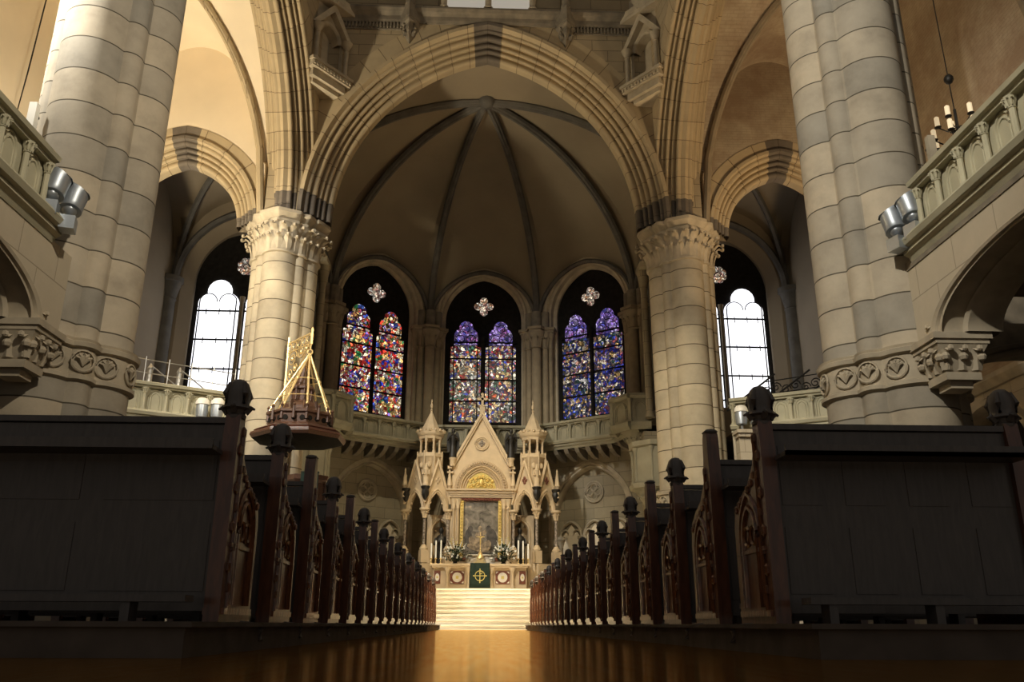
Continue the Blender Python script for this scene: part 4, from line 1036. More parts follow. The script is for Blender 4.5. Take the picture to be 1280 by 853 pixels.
# ------------------------------------------------------------------ pews
PH = 0.01
def make_pew(kind, s, length):
    """origin on the platform, under the aisle-side end; s = direction in which the bench runs"""
    root = thing('church_pew', 'x', 'pew', (0, 0, 0))
    th = 0.075
    def end(x, mirrored=False):
        mb = MB()
        if kind == 0:
            prof = [(-0.06, 0), (0.50, 0), (0.50, 0.50), (0.47, 0.60), (0.36, 0.66), (0.22, 0.70), (0.10, 0.80), (0.05, 0.92), (0.045, 1.00), (-0.045, 1.00), (-0.06, 0.85)]
        else:
            prof = [(-0.06, 0), (0.50, 0), (0.50, 0.50), (0.46, 0.64), (0.36, 0.70), (0.20, 0.76), (0.09, 0.86), (0.06, 1.0), (0.055, 1.10)] + [(0.055 * math.cos(t), 1.10 + 0.075 * math.sin(t)) for t in [PI * k / 8 for k in range(1, 8)]] + [(-0.055, 1.10), (-0.06, 0.9)]
        mb.extr(prof, (x, 0, 0), (0, 1, 0), (0, 0, 1), (1, 0, 0), -th / 2, th / 2)
        e = mb.build('end_panel', 'pewend', root, 30)
        bv = e.modifiers.new('bevel', 'BEVEL'); bv.width = 0.008; bv.segments = 2; bv.limit_method = 'ANGLE'
        # carved relief on both faces
        mb = MB()
        for f in (-1, 1):
            xx = x + f * (th / 2 + 0.004)
            for a, z, hh in ((0.17, 0.42, 0.24), (0.12, 0.42, 0.17)):
                pts = [(xx, 0.22 + q[0], z + q[1]) for q in arch_path(a, hh, 0, 6)]
                pts = [(xx, 0.22 - a, 0.08)] + pts + [(xx, 0.22 + a, 0.08)]
                mb.tube(pts, 0.014, 5)
            for q in (-0.055, 0.055): mb.tube([(xx, 0.22 + q + 0.05 * math.cos(t), 0.44 + 0.05 * math.sin(t)) for t in [2 * PI * k / 10 for k in range(11)]], 0.009, 4)
            mb.tube([(xx, 0.03, 0.06), (xx, 0.03, 0.94)], 0.012, 5)
            for k in range(9):
                zz = 0.16 + k * 0.095; yy = 0.0 if k % 2 else 0.035
                mb.ball((xx, yy, zz), (0.014, 0.03, 0.034), 6)
            for k in range(7):
                t = k / 6; mb.ball((xx, 0.09 + 0.34 * t, 0.74 - 0.14 * t ** 0.8), (0.014, 0.03, 0.024), 6)
            mb.box((xx, 0.22, 0.05), (0.02, 0.5, 0.03)); mb.box((xx, 0.22, 0.36), (0.016, 0.46, 0.02))
        mb.build('carving', 'pewcarve', e, 30)
        if kind == 0:
            mb = MB()
            mb.lathe([(0.05, 0.985), (0.052, 1.0), (0.045, 1.01), (0.05, 1.03), (0.074, 1.038), (0.064, 1.055), (0.062, 1.08), (0.066, 1.11), (0.062, 1.14), (0.05, 1.17), (0.03, 1.19), (0.004, 1.197)], (x, 0, 0), 12)
            for k in range(4):
                a = k * PI / 2
                mb.tube([(x + 0.045 * math.cos(a), 0.045 * math.sin(a), 1.02), (x + 0.074 * math.cos(a), 0.074 * math.sin(a), 1.045), (x + 0.092 * math.cos(a), 0.092 * math.sin(a), 1.036)], [0.02, 0.014, 0.006], 6)
                a += PI / 4
                mb.tube([(x + 0.058 * math.cos(a), 0.058 * math.sin(a), 1.06), (x + 0.072 * math.cos(a), 0.072 * math.sin(a), 1.11), (x + 0.05 * math.cos(a), 0.05 * math.sin(a), 1.17)], [0.012, 0.014, 0.008], 6)
            mb.build('poppyhead', 'pew', root)
        else:
            mb = MB()
            for k in range(3): mb.ball((x, -0.03 + 0.03 * k, 1.168), (0.045, 0.018, 0.018), 8)
            mb.build('top_carving', 'pew', root)
    end(0)
    if length > 0: end(s * length)
    mb = MB(); mb.box((s * length / 2, -0.01, 0.50), (length, 0.03, 0.90)); mb.box((s * length / 2, -0.012, 0.972), (length, 0.055, 0.03))
    for k in range(4):
        xx = s * length * (k + 0.5) / 4
        mb.box((xx, -0.026, 0.30), (length / 4 - 0.12, 0.006, 0.32)); mb.box((xx, -0.026, 0.72), (length / 4 - 0.12, 0.006, 0.3))
    mb.build('backrest', 'pew', root)
    mb = MB(); mb.box((s * length / 2, 0.24, 0.44), (length - 0.06, 0.42, 0.035)); mb.build('seat', 'pew', root)
    mb = MB(); mb.box((s * length / 2, -0.14, 0.80), (length - 0.06, 0.18, 0.02)); mb.box((s * length / 2, -0.22, 0.815), (length - 0.06, 0.02, 0.05)); mb.build('book_shelf', 'pew', root)
    mb = MB(); mb.box((s * length / 2, -0.24, 0.10), (length - 0.1, 0.12, 0.03))
    for k in (0.12, 0.5, 0.88): mb.box((s * length * k, -0.24, 0.045), (0.04, 0.1, 0.09))
    mb.build('kneeler', 'pew', root)
    mb = MB()
    mb.tube([(-s * 0.06, 0.24, -0.012), (-s * 0.12, 0.24, -0.02), (-s * 0.165, 0.24, -0.045), (-s * 0.17, 0.24, -0.08), (-s * 0.14, 0.24, -0.085)], [0.02, 0.022, 0.02, 0.016, 0.01], 8)
    mb.build('foot_bracket', 'pew', root)
    return root
ORD = ['nearest', 'second', 'third', 'fourth', 'fifth', 'sixth', 'seventh', 'eighth', 'ninth', 'tenth', 'eleventh', 'twelfth', 'thirteenth', 'fourteenth', 'fifteenth', 'sixteenth', 'seventeenth', 'eighteenth', 'nineteenth', 'twentieth', 'twenty-first']
for s, xe, ln in ((-1, -1.26, 2.6), (1, 1.46, 2.6)):
    side = 'left' if s < 0 else 'right'
    protos = [make_pew(0, s, ln), make_pew(1, s, ln)]
    used = [False, False]
    for i in range(21):
        y = 4.3 + 1.012 * i; k = i % 2
        if s < 0 and i: k = 1 - k
        top = 'carved finial' if k == 0 else 'plain rounded post'
        nth = ('nearest row' if i == 0 else ORD[i] + ' row from the camera') if i < 20 else 'last row before the altar steps'
        lab = 'dark pew with %s, %s, %s of aisle' % (top, nth, side)
        if i == 0 and s > 0:
            o = make_pew(0, s, 1.30); o.location = (xe, y, PH)
        elif not used[k]:
            o = protos[k]; used[k] = True; o.location = (xe, y, PH)
        else:
            o = dup(protos[k], (xe, y, PH))
        o['label'] = lab; o['group'] = 'pews %s of the aisle' % side

# ------------------------------------------------------------------ high altar: reredos
FRT = (0, -1, 0); XR = (1, 0, 0); ZU = (0, 0, 1); YI = (0, 1, 0)
def slab(mb, poly, y, d, m=0): mb.extr(poly, (0, y, 0), XR, ZU, YI, 0, d, m)
rd = thing('altar_reredos', 'pale limestone gabled reredos with twin turrets standing behind the altar', 'altarpiece', (0, 32.4, 1.17))
mb = MB(); slab(mb, [(-1.12, 1.17), (1.12, 1.17), (1.12, 4.9), (0.8, 4.9), (0.8, 2.3), (-0.8, 2.3), (-0.8, 4.9), (-1.12, 4.9)], 32.25, 0.6)
slab(mb, [(-0.85, 4.45), (0.85, 4.45), (0.85, 4.9), (-0.85, 4.9)], 32.25, 0.6)
for q in (-1, 1):
    for x in (0.86, 1.02):
        mb.lathe([(0.09, 1.9), (0.09, 2.1), (0.05, 2.2), (0.05, 4.1), (0.08, 4.15), (0.06, 4.2), (0.12, 4.42), (0.13, 4.5)], (q * x, 32.2, 0), 10)
for z0, z1, o_ in ((4.62, 4.70, 0.06), (4.70, 4.80, 0.12), (4.80, 4.86, 0.2), (4.55, 4.6, 0.04)):
    mb.box((0, 32.5, (z0 + z1) / 2), (2.24 + 2 * o_, 0.6 + 2 * o_, z1 - z0))
mb.build('body', 'altar', rd)
mb = MB()      # gable with the arch of the tympanum
Pg = (0, 32.3, 4.86)
pts = arch_path(0.72, 0.84, 0.30, 12)
gab = []
n_ = len(pts)
def gz_(x): return 7.78 - 4.86 - abs(x) * (7.78 - 5.75) / 1.06
P_ = lambda x, z, y=32.3: V((x, y, 4.86 + z))
for p, q in zip(pts, pts[1:]): mb.face([P_(p[0], p[1]), P_(q[0], q[1]), P_(q[0], gz_(q[0])), P_(p[0], gz_(p[0]))])
for q in (-1, 1): mb.face([P_(q * 1.02, 0), P_(q * 1.12, 0), P_(q * 1.12, 0.9), P_(q * 1.02, 0.95)])
slab(mb, [(-1.12, 4.86), (1.12, 4.86), (1.12, 5.75), (0, 7.75), (-1.12, 5.75)], 32.5, 0.35)
for a0 in (0, 1):
    for q in (-1, 1):
        o0 = (q * 1.22, 5.72); o1 = (0, 7.93); w_ = 0.16 - a0 * 0.06
        dx, dz = o1[0] - o0[0], o1[1] - o0[1]; L = math.hypot(dx, dz); nx, nz = (dz / L * -q) * -1, (-dx / L) * q * -1
        poly = [(o0[0], o0[1]), (o1[0], o1[1]), (0, 7.93 - (0.30 - a0 * 0.12)), (o0[0] - q * (0.17 - a0 * 0.08), o0[1] - 0.02)]
        mb.extr(poly, (0, 32.3, 0), XR, ZU, YI, -0.10 - a0 * 0.05, 0.5)
for q in (-1, 1):
    mb.box((q * 1.2, 32.3, 5.68), (0.16, 0.3, 0.1)); mb.box((q * 1.18, 32.32, 5.5), (0.24, 0.3, 0.06))
mb.build('gable', 'altar', rd)
mb = MB()
arch(mb, Pg, XR, YI, 0.72, 0.84, [(-0.18, 0.16), (-0.12, 0.08), (-0.08, 0.11), (-0.04, 0.03), (0.0, 0.06), (0.05, -0.04), (0.08, -0.02)], 14); mb.build('arch_moulding', 'altar', rd)
mb = MB(); arch(mb, Pg, XR, YI, 0.72, 0.84, [(0.08, -0.02), (0.12, -0.06), (0.26, -0.06), (0.30, 0.0)], 14)
for k in range(30):
    p = arch_path(0.72, 0.84, 0.19, 15)[k]; mb.ball(P_(p[0], p[1], 32.22), 0.045, 6)
mb.build('leaf_border', 'altar_dark', rd)
mb = MB()       # quatrefoil ring in the gable
for rr, tr in ((0.25, 0.035), (0.19, 0.02)):
    mb.tube([(rr * math.cos(t), 32.27, 6.63 + rr * math.sin(t)) for t in [2 * PI * i / 20 for i in range(21)]], tr, 6)
mb.build('quatrefoil_ring', 'altar', rd)
mb = MB(); mb.extr([(0.045 * (2.4 if k % 2 else 1.2) * math.cos(k * PI / 4 - PI / 4) * 1.0, 6.63 + 0.045 * (2.4 if k % 2 else 1.2) * math.sin(k * PI / 4 - PI / 4)) for k in range(8)], (0, 32.28, 0), XR, ZU, YI, -0.03, 0.02)
for k in range(4): mb.lathe([(0.0, -0.01), (0.075, -0.01), (0.075, 0.01), (0.0, 0.01)], (0.075 * math.cos(k * PI / 2), 32.26, 6.63 + 0.075 * math.sin(k * PI / 2)), 10) if False else mb.ball((0.07 * math.cos(k * PI / 2), 32.28, 6.63 + 0.07 * math.sin(k * PI / 2)), (0.06, 0.03, 0.06), 8)
mb.build('quatrefoil', 'shaft_marble', rd)
mb = MB()      # gilded tympanum with scrolls
pl_ = [(p[0], p[1] + 4.88) for p in arch_path(0.56, 0.66, 0, 12)]
mb.extr(pl_, (0, 32.45, 0), XR, ZU, YI, -0.02, 0.04)
mb.build('tympanum_ground', 'gold_thread', rd)
mb = MB()
random.seed(3)
for q in (-1, 1):
    for cx, cz, r0, hand in ((0.14, 5.05, 0.11, 1), (0.36, 5.02, 0.12, -1), (0.24, 5.26, 0.10, 1), (0.08, 5.38, 0.07, -1), (0.42, 5.2, 0.06, 1)):
        mb.tube([(q * (cx + r0 * (1 - k / 22) * math.cos(hand * k * 0.55)), 32.41, cz + r0 * (1 - k / 22) * math.sin(hand * k * 0.55)) for k in range(20)], 0.026, 5)
        mb.ball((q * cx, 32.40, cz), 0.035, 6)
mb.ball((0, 32.38, 5.15), (0.09, 0.05, 0.16), 10); mb.ball((0, 32.36, 5.34), 0.05, 8)
mb.build('gilded_tympanum', 'gold', rd)
mb = MB()      # cross on the gable
mb.box((0, 32.4, 7.98), (0.2, 0.24, 0.3)); mb.box((0, 32.4, 8.14), (0.26, 0.28, 0.05)); mb.box((0, 32.4, 8.38), (0.09, 0.09, 0.5)); mb.box((0, 32.4, 8.42), (0.32, 0.09, 0.09))
for dx, dz in ((0.17, 8.42), (-0.17, 8.42), (0, 8.62)): mb.ball((dx, 32.4, dz), 0.07, 6)
mb.build('gable_cross', 'altar', rd)
# wings: three columns each, two gabled arches, turret on top
for q in (-1, 1):
    cols = [V((q * 2.82, 32.35, 0)), V((q * 2.06, 31.75, 0)), V((q * 1.22, 32.25, 0))]
    mb = MB(); mb.extr([(q * 0.95, 32.9), (q * 2.95, 32.9), (q * 2.98, 32.25), (q * 2.1, 31.6), (q * 1.05, 32.1)], (0, 0, 0), XR, YI, ZU, 1.17, 2.12)
    mb.extr([(q * 1.0, 0), (q * 3.6, 0), (q * 3.6, 0.4), (q * 1.0, 0.4)], (0, 32.5, 0), XR, YI, ZU, 1.17, 2.0)
    mb.build('wing_plinth', 'altar', rd)
    for c in cols:
        mb = MB(); mb.box((c.x, c.y, 2.36), (0.28, 0.28, 0.44), PI / 8)
        mb.lathe([(0.15, 2.58), (0.16, 2.64), (0.10, 2.72), (0.09, 2.76), (0.05, 2.78)], c, 10); 
        k = mb.build('column_base', 'altar', rd)
        mb = MB(); mb.tube([(c.x, c.y, 2.76), (c.x, c.y, 3.74)], 0.052, 10); mb.build('column_shaft', 'shaft_marble', rd)
        mb = MB(); mb.lathe([(0.06, 3.72), (0.09, 3.74), (0.065, 3.78), (0.10, 3.92), (0.15, 4.0), (0.20, 4.03), (0.20, 4.09), (0.16, 4.1)], c, 10)
        for j in range(8):
            a = j * PI / 4; leaf(mb, (c.x + 0.06 * math.cos(a), c.y + 0.06 * math.sin(a), 3.76), (math.cos(a), math.sin(a), 0), 0.24, 0.09, 0.08)
        mb.build('column_capital', 'altar', rd)
    for A, B in ((cols[0], cols[1]), (cols[1], cols[2])):
        mid = (A + B) / 2; d = (B - A).normalized(); 
        L = (B - A).length; nn = V((d.y, -d.x, 0)); nn = nn if nn.y < 0 else -nn; wv = -nn
        a = L / 2 - 0.17
        mb = MB(); O = (mid.x, mid.y, 4.10)
        pts = arch_path(a, 0.62, 0.0, 10)
        gt = lambda x: 1.76 - abs(x) * 1.55 / (L / 2 + 0.06)
        for yy in (0, 0.16):
            for p, r_ in zip(pts, pts[1:]):
                mb.face([mid + d * p[0] + wv * yy + V((0, 0, 4.10 + p[1])), mid + d * r_[0] + wv * yy + V((0, 0, 4.10 + r_[1])), mid + d * r_[0] + wv * yy + V((0, 0, 4.10 + gt(r_[0]))), mid + d * p[0] + wv * yy + V((0, 0, 4.10 + gt(p[0])))])
            for e in (-1, 1):
                mb.face([mid + d * e * a + wv * yy + V((0, 0, 4.10)), mid + d * e * L / 2 + wv * yy + V((0, 0, 4.10)), mid + d * e * L / 2 + wv * yy + V((0, 0, 4.10 + gt(L / 2))), mid + d * e * a + wv * yy + V((0, 0, 4.10 + gt(a)))])
        arch(mb, O, d, wv, a, 0.62, [(0, 0.16), (-0.03, 0.02), (0.02, -0.05), (0.05, -0.02), (0.08, -0.06), (0.13, -0.04), (0.13, 0)], 10)
        for e in (-1, 1):   # trefoil cusps
            mb.ball(mid + d * e * a * 0.82 + V((0, 0, 4.32)) + wv * 0.06, (0.06, 0.04, 0.05), 6)
        for e in (-1, 1):
            mb.tube([mid + d * e * (L / 2 + 0.05) + nn * 0.05 + V((0, 0, 4.30)), mid + nn * 0.05 + V((0, 0, 5.92))], 0.055, 6)
        mb.tube([mid + V((0, 0, 5.85)), mid + V((0, 0, 6.05))], [0.04, 0.015], 6)
        c3 = mid + nn * 0.02 + V((0, 0, 5.18))
        mb.build('gabled_arch', 'altar', rd)
        mb = MB()
        for j in range(4): mb.ball(c3 + d * 0.06 * math.cos(j * PI / 2) + V((0, 0, 0.09 * math.sin(j * PI / 2))), (0.055, 0.03, 0.07), 6)
        mb.build('gable_rosette', 'red_inlay' if q > 0 else 'altar_dark', rd)
    # canopy roof block behind the gables
    mb = MB(); mb.extr([(q * 0.98, 32.9), (q * 2.86, 32.9), (q * 2.86, 32.4), (q * 2.06, 31.85), (q * 1.15, 32.35)], (0, 0, 0), XR, YI, ZU, 4.9, 5.0)
    for x in (q * 2.92, q * 1.22):    # corner pinnacles
        mb.lathe([(0.10, 4.55), (0.08, 4.62), (0.08, 4.95), (0.12, 5.0), (0.09, 5.05), (0.06, 5.35), (0.03, 5.52), (0.045, 5.56), (0.01, 5.65)], (x * 0.985, 32.22, 0), 6)
    mb.build('canopy', 'altar', rd)
    # turret
    tx, ty = q * 1.97, 32.3; c = (tx, ty, 0)
    mb = MB(); mb.lathe([(0.36, 4.9), (0.40, 5.3), (0.44, 5.95), (0.52, 6.05), (0.50, 6.16), (0.46, 6.2), (0.02, 6.2)], c, 8, PI / 8); 
    for j in range(8):
        a = 2 * PI * j / 8
        mb.ball((tx + 0.40 * math.cos(a), ty + 0.40 * math.sin(a), 5.72), (0.1, 0.1, 0.13), 8)
        a += PI / 8; mb.tube([(tx + 0.46 * math.cos(a), ty + 0.46 * math.sin(a), 5.2), (tx + 0.5 * math.cos(a), ty + 0.5 * math.sin(a), 6.25)], 0.035, 6)
    mb.build('turret_drum', 'altar', rd)
    mb = MB()
    for j in range(8):
        a = 2 * PI * j / 8 + PI / 8; mb.lathe([(0.07, 6.2), (0.04, 6.28), (0.04, 6.62), (0.075, 6.76)], (tx + 0.38 * math.cos(a), ty + 0.38 * math.sin(a), 0), 8)
    mb.build('turret_colonnettes', 'altar', rd)
    mb = MB(); mb.lathe([(0.02, 6.74), (0.46, 6.74), (0.48, 6.84), (0.53, 6.88), (0.56, 6.97), (0.56, 7.02), (0.42, 7.06), (0.38, 7.12), (0.2, 7.5), (0.05, 7.82), (0.03, 7.9)], c, 8, PI / 8)
    for j in range(16):
        a = 2 * PI * j / 16; mb.ball((tx + 0.52 * math.cos(a), ty + 0.52 * math.sin(a), 7.06), (0.07, 0.07, 0.07), 6)
    mb.lathe([(0.02, 7.85), (0.05, 7.92), (0.02, 7.98), (0.055, 8.06), (0.05, 8.14), (0.015, 8.22), (0.03, 8.3), (0.004, 8.38)], c, 8)
    mb.build('turret_roof', 'altar', rd)
    # standing saint under a dark corbel on the front column
    f = cols[1]
    mb = MB(); mb.lathe([(0.12, 4.88), (0.13, 4.95), (0.10, 5.0), (0.12, 5.1), (0.09, 5.4), (0.11, 5.5), (0.05, 5.58), (0.055, 5.66), (0.03, 5.73), (0.004, 5.76)], (f.x, f.y - 0.12, 0), 10, 0, 0, 1, 0.8)
    for e in (-1, 1): mb.tube([(f.x + e * 0.1, f.y - 0.12, 5.48), (f.x + e * 0.13, f.y - 0.18, 5.3), (f.x + e * 0.04, f.y - 0.24, 5.32)], 0.03, 6)
    mb.build('saint_figure', 'altar', rd)
    for c2, yy in ((f, -0.14), (cols[0], -0.1)):
        mb = MB(); mb.lathe([(0.02, 4.38), (0.08, 4.44), (0.13, 4.55), (0.14, 4.66), (0.12, 4.76), (0.17, 4.82), (0.17, 4.88), (0.02, 4.88)], (c2.x, c2.y + yy, 0), 8)
        mb.build('dark_corbel', 'bronze', rd)
    # back niche with a dark statue
    mb = MB(); nx = q * 1.52
    wall_arch(mb, (nx, 32.75, 3.35), XR, YI, 0.27, 0.4, 0.0, -0.5, 0.5, -1.4, 0.62, 0, 10)
    arch(mb, (nx, 32.75, 3.35), XR, YI, 0.27, 0.4, [(0, 0.3), (0, 0), (0.03, -0.05), (0.08, -0.05), (0.1, 0)], 10, 1.2)
    mb.box((nx, 33.1, 2.6), (0.7, 0.05, 1.9)); mb.build('back_niche', 'altar', rd)
    st = thing('statue', 'small dark robed statue in the niche %s of the altar painting' % ('left' if q < 0 else 'right'), 'statue', (nx, 32.55, 2.3))
    mb = MB(); x = q * 1.47; y = 32.6
    mb.lathe([(0.2, 2.12), (0.2, 2.25), (0.21, 2.3), (0.18, 2.5), (0.22, 2.8), (0.24, 3.02), (0.15, 3.16), (0.06, 3.22), (0.05, 3.26), (0.085, 3.32), (0.09, 3.4), (0.06, 3.47), (0.01, 3.5)], (x, y, 0), 12, 0, 0, 1, 0.7)
    for e in (-1, 1): mb.tube([(x + e * 0.19, y, 3.08), (x + e * 0.24, y - 0.1, 2.85), (x + e * 0.05, y - 0.2, 2.92)], [0.06, 0.05, 0.035], 6)
    mb.build('robed_body', 'bronze', st)
    # trumpet angel on the shoulder of the gable
    x = q * 1.10 + (0.0 if q < 0 else 0.02); y = 32.15; z = 6.22
    an = thing('angel_statue', 'dark winged angel statue on the %s shoulder of the altar gable' % ('left' if q < 0 else 'right'), 'statue', (x, y, 5.85))
    mb = MB(); mb.lathe([(0.11, 5.72), (0.11, 5.95), (0.15, 6.0), (0.15, 6.04), (0.02, 6.05)], (x, y, 0), 8); mb.build('pedestal', 'altar', an)
    mb = MB(); mb.lathe([(0.15, 6.04), (0.14, 6.2), (0.11, 6.45), (0.095, 6.6), (0.13, 6.75), (0.14, 6.88), (0.05, 6.96), (0.045, 7.0), (0.07, 7.05), (0.07, 7.12), (0.04, 7.18), (0.005, 7.2)], (x, y, 0), 12, 0, 0, 1, 0.8)
    for e in (-1, 1): mb.tube([(x + e * 0.12, y, 6.86), (x + e * 0.19, y - 0.06, 6.7), (x + e * 0.10, y - 0.2, 6.8)], [0.04, 0.035, 0.025], 6)
    mb.build('robed_body', 'bronze', an)
    for e in (-1, 1):
        mb = MB(); mb.extr([(0.03, 6.55), (0.10, 6.35), (0.20, 6.25), (0.24, 6.5), (0.25, 6.8), (0.2, 7.02), (0.12, 7.08), (0.04, 6.92)], (x, y + 0.1, 0), (e, 0, 0), ZU, YI, 0, 0.04); mb.build('wing', 'bronze', an)
    if q > 0:
        mb = MB(); mb.tube([(x + 0.08, y - 0.2, 6.82), (x + 0.3, y - 0.28, 6.78)], [0.012, 0.045], 8); mb.build('trumpet', 'bronze', an)
# altar painting in its gilt frame
pt = thing('altar_painting', 'dim oil painting of clustered figures in a gilt frame above the altar', 'painting', (0, 32.3, 2.3))
mb = MB(); mb.box((0, 32.35, 3.38), (1.3, 0.04, 2.1)); mb.build('canvas', 'painting', pt)
mb = MB()
for q in (-1, 1):
    mb.box((q * 0.71, 32.27, 3.38), (0.12, 0.14, 2.24))
    for k in range(18): mb.ball((q * 0.71, 32.19, 2.36 + k * 0.12), (0.05, 0.035, 0.05), 6)
mb.build('gilt_frame', 'gold', pt)
mb = MB(); mb.box((0, 32.27, 4.49), (1.56, 0.14, 0.1)); mb.box((0, 32.27, 2.3), (1.54, 0.14, 0.1))
for k in range(13): mb.ball((-0.68 + k * 0.113, 32.19, 4.49), (0.045, 0.035, 0.04), 6)
mb.build('carved_frame_rail', 'red_inlay', pt)
MT['paintfig'] = simple('painted_figures_pale', (0.30, 0.23, 0.15), 0.5, 0, 0.75, 7)
MT['paintfig2'] = simple('painted_figures_dark', (0.075, 0.065, 0.055), 0.5, 0, 0.6, 6)
mb = MB()
def blob(cx, cz, rx, rz, rot=0, n=14):
    pts = []
    for k in range(n):
        t = 2 * PI * k / n; x, z = rx * math.cos(t), rz * math.sin(t)
        pts.append((cx + x * math.cos(rot) - z * math.sin(rot), cz + x * math.sin(rot) + z * math.cos(rot)))
    return pts
for i, (cx, cz, rx, rz, ro) in enumerate(((-0.05, 3.0, 0.16, 0.30, 0.2), (-0.1, 2.72, 0.42, 0.13, -0.25), (0.22, 2.78, 0.16, 0.24, -0.5), (-0.02, 3.42, 0.07, 0.1, 0), (-0.3, 2.95, 0.12, 0.2, 0.4), (0.05, 3.24, 0.2, 0.1, 0.5))):
    slab(mb, blob(cx, cz, rx, rz, ro), 32.318 - i * 0.0012, 0.008)
mb.build('painted_figures', 'paintfig', pt)
mb = MB()
for i, (cx, cz, rx, rz, ro) in enumerate(((0.42, 3.1, 0.2, 0.34, 0.2), (-0.45, 3.05, 0.14, 0.36, 0), (-0.38, 3.4, 0.1, 0.12, 0), (0.3, 3.42, 0.1, 0.12, 0), (0.0, 2.45, 0.6, 0.1, 0))):
    slab(mb, blob(cx, cz, rx, rz, ro), 32.325 - i * 0.0008, 0.004)
mb.build('painted_background_figures', 'paintfig2', pt)

# ------------------------------------------------------------------ altar table and what stands on it
al = thing('altar_table', 'pale stone high altar table with inlaid front panels at the top of the steps', 'altar', (0, 31.2, 1.17))
mb = MB(); mb.box((0, 31.35, 2.02), (3.5, 0.95, 0.07)); mb.box((0, 31.35, 1.96), (3.36, 0.87, 0.06)); mb.build('table_top', 'altar', al)
mb = MB(); mb.box((0, 31.45, 1.55), (3.3, 0.7, 0.76)); mb.box((0, 31.35, 1.20), (3.5, 1.0, 0.06)); mb.build('body', 'altar', al)
for x in (-1.15, -0.40, 0.40, 1.15):
    mb = MB(); mb.lathe([(0.08, 1.23), (0.08, 1.28), (0.045, 1.33), (0.045, 1.72), (0.07, 1.76), (0.12, 1.88), (0.13, 1.93)], (x, 31.0, 0), 10); mb.build('colonnette', 'altar', al)
for cx, w_, big in ((-0.80, 0.5, 1), (0.80, 0.5, 1), (-1.5, 0.22, 0), (1.5, 0.22, 0)):
    mb = MB(); mb.box((cx, 31.09, 1.60), (w_, 0.03, 0.44)); p_ = mb.build('inlay_panel', 'red_inlay', al)
    mb = MB()
    rr = 0.17 if big else 0.075
    mb.extr([(cx + rr * math.cos(t), 1.60 + rr * (1 if big else 1.7) * math.sin(t)) for t in [2 * PI * i / 24 for i in range(24)]], (0, 31.07, 0), XR, ZU, YI, -0.008, 0.01)
    if big:
        for e in (-1, 1):
            for g in (-1, 1): mb.extr([(cx + e * 0.23, 1.60 + g * 0.2), (cx + e * 0.23, 1.60 + g * 0.12), (cx + e * 0.14, 1.60 + g * 0.2)], (0, 31.07, 0), XR, ZU, YI, -0.008, 0.01)
    mb.build('roundel', 'marble', p_)
    mb = MB(); k2 = 0.05 if big else 0.03
    mb.extr([(cx - k2, 1.60 - k2), (cx + k2, 1.60 - k2), (cx + k2, 1.60 + k2), (cx - k2, 1.60 + k2)], (0, 31.055, 0), XR, ZU, YI, -0.006, 0.01); mb.build('square_inlay', 'gold_thread', p_)
# frontal cloth
fc = thing('altar_frontal', 'dark green altar frontal with gold cross and ring hanging from the altar', 'cloth', (0, 30.85, 1.2))
mb = MB(); rows = []
for z, hw, y in ((2.075, 0.34, 31.3), (2.07, 0.34, 30.86), (2.04, 0.34, 30.84), (1.7, 0.345, 30.835), (1.4, 0.36, 30.84), (1.235, 0.37, 30.845)):
    rows.append([(hw * (-1 + k / 6), y - 0.008 * math.sin(k * 1.3), z) for k in range(13)])
mb.grid(rows); o_ = mb.build('cloth', 'green_cloth', fc); sd = o_.modifiers.new('solid', 'SOLIDIFY'); sd.thickness = 0.012
mb = MB(); c = (0, 30.815, 1.64)
mb.tube([(0.17 * math.cos(t), 30.815, 1.64 + 0.17 * math.sin(t)) for t in [2 * PI * i / 28 for i in range(29)]], 0.013, 5)
mb.box((0, 30.812, 1.64), (0.026, 0.012, 0.46)); mb.box((0, 30.812, 1.64), (0.46, 0.012, 0.026))
mb.tube([(0.05 * math.cos(t) + 0.03, 30.812, 1.75 + 0.045 * math.sin(t)) for t in [2 * PI * i / 14 for i in range(15)]], 0.009, 4)
for a in (0, PI / 2, PI, 3 * PI / 2): mb.ball((0.225 * math.cos(a), 30.812, 1.64 + 0.225 * math.sin(a)), (0.022, 0.01, 0.022), 6)
mb.build('embroidered_cross', 'gold_thread', fc)
# tabernacle block and crucifix
tb = thing('tabernacle', 'white stone block with a gilt dome, middle of the altar table', 'tabernacle', (0, 31.6, 2.06))
mb = MB(); mb.box((0, 31.65, 2.22), (1.05, 0.3, 0.34)); mb.box((0, 31.6, 2.4), (1.1, 0.36, 0.04)); mb.build('stone_block', 'marble', tb)
mb = MB(); mb.box((-0.0, 31.38, 2.1), (0.4, 0.2, 0.08)); mb.box((0, 31.38, 2.2), (0.26, 0.2, 0.12)); mb.lathe([(0.14, 2.26), (0.13, 2.33), (0.07, 2.42), (0.02, 2.48), (0.03, 2.5), (0.004, 2.53)], (0, 31.38, 0), 10); mb.build('gilt_dome', 'brass', tb)
cr = thing('crucifix', 'slender gilt crucifix standing on the tabernacle before the painting', 'crucifix', (0, 31.6, 2.42))
mb = MB(); mb.lathe([(0.1, 2.42), (0.05, 2.5), (0.02, 2.58), (0.035, 2.62), (0.015, 2.66)], (0, 31.62, 0), 10)
mb.box((0, 31.62, 2.92), (0.03, 0.02, 0.6)); mb.box((0, 31.62, 3.05), (0.30, 0.02, 0.03)); mb.build('cross', 'brass', cr)
mb = MB(); mb.tube([(0, 31.60, 2.75), (0, 31.595, 2.9), (0, 31.59, 3.02)], [0.015, 0.022, 0.025], 6); mb.ball((0, 31.585, 3.07), 0.022, 6)
for e in (-1, 1): mb.tube([(0, 31.59, 3.02), (e * 0.12, 31.6, 3.06)], 0.01, 5)
mb.build('corpus', 'gold', cr)
